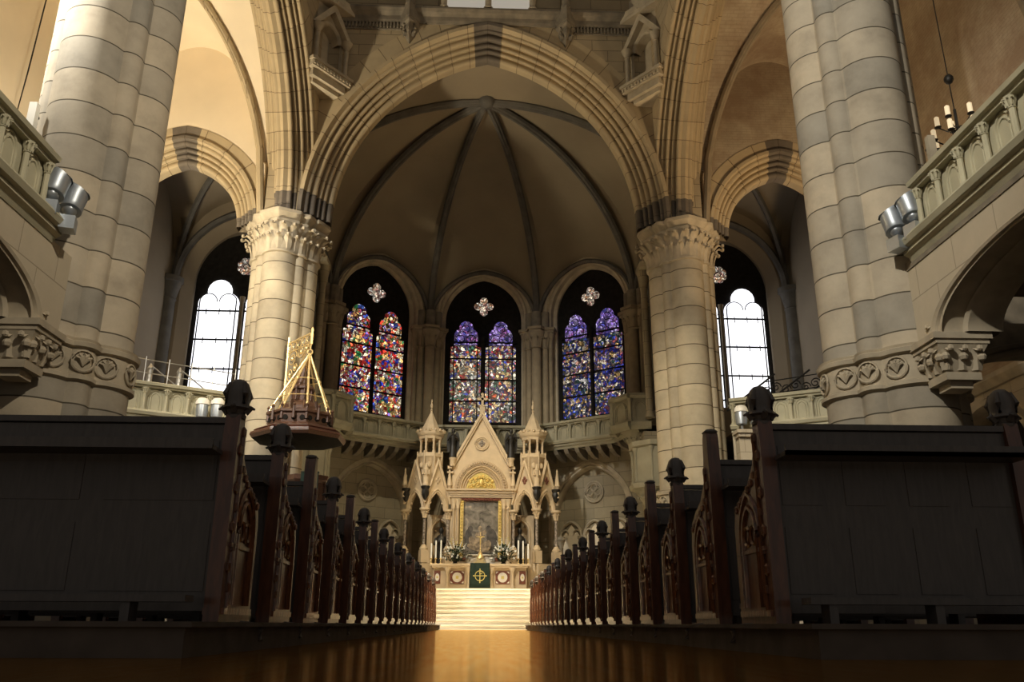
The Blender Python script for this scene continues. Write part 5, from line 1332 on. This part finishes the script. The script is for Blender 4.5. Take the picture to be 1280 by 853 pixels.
# candles with brass holders
cand = None
CL = [(-1.74, 'outer', 'left'), (-1.58, 'middle', 'left'), (-1.40, 'inner', 'left'), (1.36, 'inner', 'right'), (1.53, 'middle', 'right'), (1.71, 'outer', 'right')]
for x, w1, w2 in CL:
    lab = '%s of three tall white candles on the %s end of the altar' % (w1, w2)
    hh = {'inner': 0.62, 'middle': 0.60, 'outer': 0.5}[w1]
    t = thing('candle', lab, 'candle', (x, 31.15, 2.055), 'altar candles')
    z = 2.055
    mb = MB(); mb.lathe([(0.06, z), (0.055, z + 0.02), (0.02, z + 0.05), (0.03, z + 0.10), (0.015, z + 0.14), (0.05, z + 0.19), (0.05, z + 0.2), (0.01, z + 0.21)], (x, 31.15, 0), 10); mb.build('brass_holder', 'brass', t)
    mb = MB(); mb.lathe([(0.03, z + 0.2), (0.03, z + 0.2 + hh), (0.008, z + 0.22 + hh)], (x, 31.15, 0), 10); mb.build('wax', 'candle', t)
# flower arrangements
for q in (-1, 1):
    cx = q * 0.86 - 0.03; cy = 31.25; random.seed(11 + q)
    t = thing('flower_arrangement', 'white blossoms over dark leaves in a vase, %s side of the altar table' % ('left' if q < 0 else 'right'), 'flowers', (cx, cy, 2.055))
    mb = MB(); mb.lathe([(0.09, 2.055), (0.1, 2.08), (0.07, 2.12), (0.13, 2.22), (0.15, 2.3), (0.13, 2.34)], (cx, cy, 0), 12); mb.build('vase', 'bronze', t)
    mb = MB(); bl = MB(); stm = MB()
    for k in range(420):
        a = random.uniform(0, 2 * PI); r = random.uniform(0, 0.52) ; z = 2.14 + random.uniform(0, 0.62) * (1 - r * 0.7)
        p = V((cx + r * math.cos(a) * 1.05, cy + r * math.sin(a) * 0.35, z)); d = V((math.cos(a) + random.uniform(-.5, .5), math.sin(a) * 0.6 - 0.2, random.uniform(-0.3, 0.9))).normalized(); sd_ = d.cross(V((0, 0, 1))).normalized() * 0.034; L = random.uniform(0.08, 0.16)
        mb.face([p - d * 0.02, p + d * L * 0.5 - sd_, p + d * L, p + d * L * 0.5 + sd_])
    mb.build('foliage', 'leaf', t, 0)
    for k in range(24):
        a = random.uniform(0, 2 * PI); r = random.uniform(0.1, 0.5); p = V((cx + r * math.cos(a), cy - 0.12 + r * math.sin(a) * 0.2, 2.3 + random.uniform(-0.05, 0.38)))
        for j in range(5):
            b2 = 2 * PI * j / 5; bl.ball(p + V((0.022 * math.cos(b2), -0.01, 0.022 * math.sin(b2))), (0.015, 0.012, 0.015), 6)
    bl.build('round_blossoms', 'petal', t)
    sp = MB()
    for k in range(6):
        ang = -0.8 + 1.6 * k / 5; L = random.uniform(0.4, 0.62)
        tip = V((cx + math.sin(ang) * L, cy - 0.05, 2.4 + math.cos(ang) * L)); b0 = V((cx + math.sin(ang) * 0.1, cy, 2.35))
        stm.tube([b0, tip], 0.006, 4)
        for j in range(9):
            p = b0.lerp(tip, 0.45 + 0.55 * j / 8); rr = 0.026 * (1.15 - 0.7 * j / 8)
            sp.ball(p + V((random.uniform(-.012, .012), -0.02, 0)), (rr, rr, rr * 1.2), 6)
    sp.build('flower_spikes', 'petal', t); stm.build('stems', 'leaf', t)
    yb_ = MB()
    for k in range(16): yb_.ball((cx + random.uniform(-0.15, 0.2) + q * 0.05, cy, 2.75 + random.uniform(-0.1, 0.25)), 0.02, 6)
    yb_.build('yellow_sprigs', 'pollen', t)

# ------------------------------------------------------------------ pulpit: canopy hung from the left column, drum below
cx, cy = -4.98, 22.95; DZ = -0.27
pc = thing('pulpit_canopy', 'wide octagonal wooden sounding board with gilt stays, in front of the left column', 'canopy', (cx, cy, 4.6))
r8 = PI / 8
mb = MB(); mb.lathe([(1.24, 4.98), (1.30, 5.06), (1.28, 5.14), (1.18, 5.17), (1.14, 5.24), (1.02, 5.30), (0.4, 5.32)], (cx, cy, DZ), 8, r8); mb.build('brim', 'pulpit', pc, 20)
mb = MB(); mb.lathe([(1.275, 5.07), (1.305, 5.09), (1.275, 5.11)], (cx, cy, DZ), 8, r8, 0, 1, 1, False); mb.lathe([(1.255, 5.17), (1.22, 5.19), (1.255, 5.2)], (cx, cy, DZ), 8, r8, 0, 0.96, 0.96, False); mb.build('red_band', 'red_inlay', pc, 20)
mb = MB(); mb.lathe([(0.05, 4.88), (0.5, 4.90), (1.0, 4.93), (1.24, 4.98)], (cx, cy, DZ), 8, r8); mb.build('underside', 'black', pc, 20)
mb = MB(); mb.lathe([(0.90, 5.28), (0.90, 5.32), (0.86, 5.36), (0.86, 5.60), (0.92, 5.64), (0.92, 5.70), (0.84, 5.74), (0.1, 5.75)], (cx, cy, DZ), 8, r8)
for j in range(16):
    a = 2 * PI * j / 16; mb.lathe([(0.05, 5.72 + DZ), (0.03, 5.78), (0.05, 5.82), (0.005, 5.88)], (cx + 0.86 * math.cos(a), cy + 0.86 * math.sin(a), DZ), 6)
for k in range(8):
    a0 = r8 + k * PI / 4; A = V((cx + 0.87 * math.cos(a0), cy + 0.87 * math.sin(a0), 5.48 + DZ)); B = V((cx + 0.87 * math.cos(a0 + PI / 4), cy + 0.87 * math.sin(a0 + PI / 4), 5.48 + DZ)); nn = ((A + B) / 2 - V((cx, cy, 5.48 + DZ))).normalized(); d = (B - A).normalized()
    for j in range(3):
        c = A.lerp(B, (j + 0.5) / 3); mb.extr([(0.07 * math.cos(t), 0.07 * math.sin(t)) for t in [2 * PI * i / 12 for i in range(12)]], c, d, ZU, nn, -0.02, 0.008, 1)
mb.build('crown', ['pulpit', 'black'], pc, 20)
mb = MB(); mb.lathe([(0.5, 5.74), (0.5, 5.9), (0.42, 6.0), (0.36, 6.05), (0.27, 6.1), (0.27, 6.38), (0.34, 6.42), (0.34, 6.48), (0.22, 6.54), (0.12, 6.85), (0.05, 7.05), (0.02, 7.15)], (cx, cy, DZ), 8, r8)
for j in range(8):
    a = r8 + 2 * PI * j / 8; mb.tube([(cx + 0.5 * math.cos(a), cy + 0.5 * math.sin(a), 5.75 + DZ), (cx + 0.46 * math.cos(a), cy + 0.46 * math.sin(a), 6.06 + DZ)], 0.05, 6); mb.tube([(cx + 0.29 * math.cos(a), cy + 0.29 * math.sin(a), 6.1 + DZ), (cx + 0.29 * math.cos(a), cy + 0.29 * math.sin(a), 6.5 + DZ)], 0.028, 6)
mb.build('central_spirelet', 'pulpit', pc, 20)
apx = V((cx + 0.12, cy, 7.22))
for j in range(8):
    a = r8 + 2 * PI * j / 8; mb = MB(); e = V((cx + 0.86 * math.cos(a), cy + 0.86 * math.sin(a), 5.72 + DZ))
    mb.tube([apx, e], 0.03, 6)
    for t in (0.45, 0.75, 0.9): mb.ball(apx.lerp(e, t), 0.05, 6)
    mb.build('gilt_stay', 'brass', pc)
mb = MB(); mb.tube([apx + V((0.07 * math.cos(t), 0, 0.07 * math.sin(t) + 0.05)) for t in [2 * PI * i / 12 for i in range(13)]], 0.02, 6)
for t, r in ((0.45, 0.42), (0.75, 0.68)):
    pts = [apx.lerp(V((cx + 0.86 * math.cos(r8 + j * PI / 4), cy + 0.86 * math.sin(r8 + j * PI / 4), 5.72 + DZ)), t) for j in range(9)]
    mb.tube(pts, 0.014, 5)
mb.build('stay_rings', 'brass', pc)
br = thing('canopy_bracket', 'gilt scrollwork bracket reaching from the left column to the canopy stays', 'bracket', (cx, 23.5, 7.0))
mb = MB()
A = V((-5.75, 24.05, 0)); B = V((cx + 0.14, cy, 0)); d = (B - A).normalized()
def bp(u, z): return A + d * u + V((0, 0, z))
Lb = (B - A).length
mb.box(bp(Lb / 2, 7.85), (0.03, Lb, 0.04), math.atan2(d.y, d.x) - PI / 2); mb.box(bp(Lb / 2, 7.55), (0.03, Lb, 0.03), math.atan2(d.y, d.x) - PI / 2)
for k in range(5): mb.tube([bp(Lb * (k + 0.5) / 5 + 0.11 * math.cos(t), 7.70 + 0.11 * math.sin(t)) for t in [2 * PI * i / 12 for i in range(13)]], 0.018, 5)
mb.box(bp(0.03, 7.1), (0.05, 0.05, 1.9))
for u0, z0, r0, hd in ((0.35, 7.32, 0.28, 1), (0.85, 7.42, 0.2, -1), (0.28, 6.85, 0.22, -1), (1.15, 7.45, 0.13, 1), (0.55, 7.0, 0.13, 1), (0.22, 6.5, 0.14, 1)):
    mb.tube([bp(u0 + r0 * (1 - k / 26) * math.cos(hd * k * 0.5), z0 + r0 * (1 - k / 26) * math.sin(hd * k * 0.5)) for k in range(24)], 0.02, 5)
    mb.ball(bp(u0, z0), 0.045, 6)
mb.tube([bp(0.03, 6.2), bp(0.5, 6.7), bp(1.0, 7.2), bp(Lb, 7.65)], 0.022, 5)
mb.lathe([(0.04, 7.5), (0.05, 7.8), (0.03, 7.86), (0.05, 7.92), (0.01, 8.02)], bp(Lb, 0), 8); mb.tube([bp(Lb, 7.65), apx + V((0, 0, 0.1))], 0.02, 6)
mb.build('scrollwork', 'brass', br)
pp = thing('pulpit', 'dark carved octagonal pulpit drum on a stem below the sounding board', 'pulpit', (-4.72, 23.3, 0.0))
mb = MB(); mb.lathe([(0.35, 0.01), (0.35, 0.2), (0.2, 0.4), (0.2, 2.2), (0.45, 2.6), (0.58, 2.75)], (-4.72, 23.3, 0), 8, r8); mb.build('stem', 'pulpit', pp, 25)
mb = MB(); mb.lathe([(0.56, 2.75), (0.6, 2.8), (0.56, 2.86), (0.55, 3.6), (0.62, 3.68), (0.64, 3.8), (0.56, 3.82)], (-4.72, 23.3, 0), 8, r8)
for j in range(8):
    a = r8 + 2 * PI * j / 8; mb.lathe([(0.05, 2.86), (0.035, 2.95), (0.035, 3.5), (0.06, 3.6)], (-4.72 + 0.56 * math.cos(a), 23.3 + 0.56 * math.sin(a), 0), 8)
mb.build('drum', 'pulpit', pp, 25)
pf = thing('pulpit_fall', 'green cloth with a gold cross hanging over the pulpit front', 'cloth', (-4.72, 22.7, 3.4))
mb = MB(); mb.box((-4.55, 22.68, 3.6), (0.46, 0.02, 0.5)); mb.box((-4.55, 22.75, 3.85), (0.46, 0.16, 0.02)); mb.build('cloth', 'green_cloth', pf)
mb = MB(); mb.box((-4.55, 22.665, 3.62), (0.035, 0.012, 0.34)); mb.box((-4.55, 22.665, 3.64), (0.26, 0.012, 0.03)); mb.build('embroidered_cross', 'gold_thread', pf)

# ------------------------------------------------------------------ lamps
def cyl_between(mb, A, B, r, seg=16, m=0, r2=None): mb.tube([A, B], [r, r2 if r2 else r], seg, m)
for s in (-1, 1):
    side = 'left' if s < 0 else 'right'; xg = 6.72 if s < 0 else 7.05; ye = 11.8 if s < 0 else 12.15; zg = 5.84 if s < 0 else 5.93
    for k in (0, 1):
        y = ye + 0.42 - 0.32 * k; x = s * (xg - 0.22 + 0.14 * k); z = zg + 0.12 + 0.10 * k
        t = thing('gallery_floodlight', 'grey cylindrical floodlight on the %s gallery ledge, %s the pier' % (side, 'touching' if k == 0 else 'second from'), 'floodlight', (x, y, z), 'gallery floodlights %s' % side)
        mb = MB(); a = V((x, y, z + 0.18)); top = a + V((-s * 0.06, 0.02, 0.36))
        rows = []
        for i in range(8):
            tt = i / 7; c = a.lerp(top, tt); r = 0.17 + 0.02 * tt
            rows.append([(c.x + r * math.cos(u), c.y + r * math.sin(u), c.z + (0.10 * math.cos(u + (0.5 if s > 0 else 2.6)) if i == 7 else (-0.05 * math.sin(u) if i == 0 else 0))) for u in [2 * PI * j / 20 for j in range(20)]])
        mb.grid(rows, None, 0, True); mb.face(rows[0][::-1]); 
        mb.build('shade', 'silver', t); mb = MB(); mb.ball((a.x, a.y, a.z + 0.02), (0.12, 0.12, 0.11), 12); mb.build('lamp_bowl', 'silver', t)
        mb = MB(); mb.box((x - s * 0.02, y - 0.02, z - 0.07), (0.22, 0.26, 0.22), 0.3); mb.box((x + s * 0.16, y, z - 0.02), (0.2, 0.06, 0.05)); mb.build('housing', 'silver', t)
# slim line loudspeakers on the piers
for x, y, z, h, lab, mt_ in ((8.02, 13.15, 7.95, 0.95, 'slim upright loudspeaker strip on the right pier above the gallery', 'trim'), (-7.75, 12.85, 8.0, 0.95, 'slim yellowish loudspeaker strip on the left pier above the gallery', 'candle'), (-8.2, 13.15, 7.75, 0.8, 'second slim strip, half hidden behind the left pier', 'red_inlay')):
    t = thing('line_loudspeaker', lab, 'loudspeaker', (x, y, z - h / 2))
    mb = MB(); mb.box((x, y, z), (0.13, 0.12, h)); o_ = mb.build('cabinet', mt_, t); bv = o_.modifiers.new('bevel', 'BEVEL'); bv.width = 0.02; bv.segments = 2
    mb = MB(); mb.box((x, y + 0.1, z + h * 0.3), (0.05, 0.12, 0.04)); mb.box((x, y + 0.1, z - h * 0.3), (0.05, 0.12, 0.04)); mb.build('wall_bracket', 'iron', t)
# white-capped floodlights on the transept parapets
for s, x, y, lab in ((-1, -7.62, 24.1, 'inner of two white-capped lamps by the left column'), (-1, -8.05, 24.1, 'outer of two white-capped lamps by the left column'), (1, 7.62, 24.2, 'inner of two white-capped lamps by the right column'), (1, 8.02, 24.1, 'outer of two white-capped lamps by the right column')):
    t = thing('parapet_floodlight', lab, 'floodlight', (x, y, 5.45), 'white-capped parapet lamps')
    mb = MB(); mb.lathe([(0.02, 0.15), (0.12, 0.13), (0.19, 0.05), (0.2, -0.06), (0.05, -0.1)], (x, y, 6.05), 14); mb.build('cap', 'lampglass', t)
    mb = MB(); mb.lathe([(0.16, 5.62), (0.18, 5.8), (0.17, 6.0)], (x, y, 0), 10); mb.box((x, y, 5.53), (0.06, 0.06, 0.2)); mb.build('housing', 'silver', t)
# stands of the parapet lamps
for s in (-1, 1):
    mb = MB(); mb.box((s * 7.9, 24.2, 5.38), (1.0, 0.5, 0.1)); mb.box((s * 7.9, 24.25, 5.28), (0.9, 0.45, 0.1)); mb.box((s * 7.9, 24.35, 2.6), (0.8, 0.4, 5.3)); struct(mb, 'trim_24' if s < 0 else 'trim_25', 'pale')

# chandelier hanging behind the right gallery
ch = thing('chandelier', 'iron ring chandelier with lit candle tubes hanging behind the right gallery', 'chandelier', (9.85, 15.1, 9.1))
cx, cy, cz = 9.85, 15.1, 9.85
mb = MB(); mb.tube([(cx, cy, cz + 0.1), (cx - 0.02, cy, 13.0), (cx - 0.05, cy, 18.3)], 0.012, 5); mb.build('hanging_wire', 'iron', ch)
mb = MB(); mb.ball((cx, cy, 11.1), (0.10, 0.10, 0.12), 10); mb.build('counterweight', 'iron', ch)
mb = MB(); mb.tube([(cx, cy, cz + 0.5), (cx, cy, cz - 0.6)], 0.03, 8)
m, nt, b = new_mat('lit_candle_tube'); b.inputs['Base Color'].default_value = (0.8, 0.7, 0.5, 1); b.inputs['Emission Color'].default_value = (1.0, 0.78, 0.48, 1); b.inputs['Emission Strength'].default_value = 0.55; MT['tube'] = m
tubes = []
for tier, (rr, zz, n) in enumerate(((0.36, 0.18, 5), (0.5, -0.22, 7))):
    for j in range(n):
        a = 2 * PI * j / n + tier * 0.3; e = V((cx + rr * math.cos(a), cy + rr * math.sin(a), cz + zz))
        mb.tube([(cx, cy, cz + zz - 0.1), ((cx + e.x) / 2, (cy + e.y) / 2, cz + zz - 0.16), e], 0.014, 5)
        mb.lathe([(0.02, -0.02), (0.07, 0.0), (0.07, 0.02)], e, 8)
        tubes.append(e)
mb.build('iron_arms', 'iron', ch); 
for e in tubes:
    tb_ = MB(); tb_.lathe([(0.05, 0.02), (0.05, 0.24), (0.03, 0.26)], e, 8); tb_.build('candle_tube', 'tube', ch)
# thin cable on the far left wall
mb = MB(); mb.tube([(-12.2, 19.8, 17.8), (-12.25, 19.7, 14), (-12.3, 19.4, 9)], 0.02, 5); tag(mb.build('wall_cable', 'iron'), 'thin dark cable running down the cream wall at far left', 'cable')
# small things behind the transept balustrades
sf = thing('metal_railing', 'thin steel safety railing above the left transept balustrade', 'railing', (-9.5, 24.0, 6.6))
mb = MB()
def tl(u): return V((-12.1 + u * 4.5, 22.9 + u * 2.5, 0))
for z in (6.95, 7.35): mb.tube([tl(0.0) + V((0, 0, z + 0.2)), tl(0.5) + V((0, 0, z)), tl(1) + V((0, 0, z - 0.05))], 0.014, 5)
for k in range(9): mb.tube([tl(k / 8) + V((0, 0, 6.4)), tl(k / 8) + V((0, 0, 7.45))], 0.014, 5)
mb.build('rails', 'steel', sf)
for k, u in enumerate((0.50, 0.66)):
    t = thing('metal_post', 'pale upright metal post with slanting arm on the left transept gallery, %s one' % ('outer' if k == 0 else 'inner'), 'post', tl(u) + V((0, 0.4, 6.3)), 'pale metal posts')
    p = tl(u) + V((0, 0.4, 0)); mb = MB(); mb.lathe([(0.09, 6.3), (0.08, 7.15), (0.1, 7.2), (0.02, 7.35)], p, 8); mb.build('shaft', 'steel', t)
    mb = MB(); mb.tube([p + V((0, 0, 7.3)), p + V((0.45, 0.1, 6.95)), p + V((0.9, 0.2, 6.6))], 0.02, 6); mb.build('arm', 'steel', t)
cr_ = thing('plywood_crate', 'light plywood box lid lying behind the left transept balustrade', 'box', (-8.7, 24.9, 6.5))
p = tl(0.84) + V((-0.1, 0.5, 6.66)); an_ = math.atan2(2.5, 4.5)
mb = MB(); mb.box(p, (1.7, 0.7, 0.12), an_); mb.build('lid', 'crate', cr_)
mb = MB(); mb.box(p + V((0, 0, -0.2)), (1.5, 0.6, 0.3), an_); mb.build('case', 'iron', cr_)
ir = thing('iron_railing', 'ornate wrought-iron stair railing above the right transept balustrade', 'railing', (9.5, 24.2, 6.5))
mb = MB()
def tr_(u, off=0.5): return V((7.6 + u * 4.5, 25.1 - u * 2.5 + off, 0))
for k in range(5):
    u0 = 0.0 + k * 0.2
    mb.tube([tr_(u0, 0.4) + V((0, 0, 6.35)), tr_(u0 + 0.3, 0.4) + V((0, 0, 7.35))], 0.03, 6)
for z in (6.75, 7.15): mb.tube([tr_(0.25) + V((0, 0, z)), tr_(1.0) + V((0, 0, z + 0.15))], 0.018, 5)
mb.build('rails', 'iron', ir)
mb = MB()
for k in range(14):
    c = tr_(0.25 + k * 0.056) + V((0, 0, 6.85 + 0.1 * (k % 2)))
    mb.tube([c + V((0.85, -0.5, 0)) * 0.16 * (1 - j / 18) * math.cos(j * 0.6) + V((0, 0, 0.16 * (1 - j / 18) * math.sin(j * 0.6))) for j in range(16)], 0.018, 4)
mb.build('scrolls', 'iron', ir)
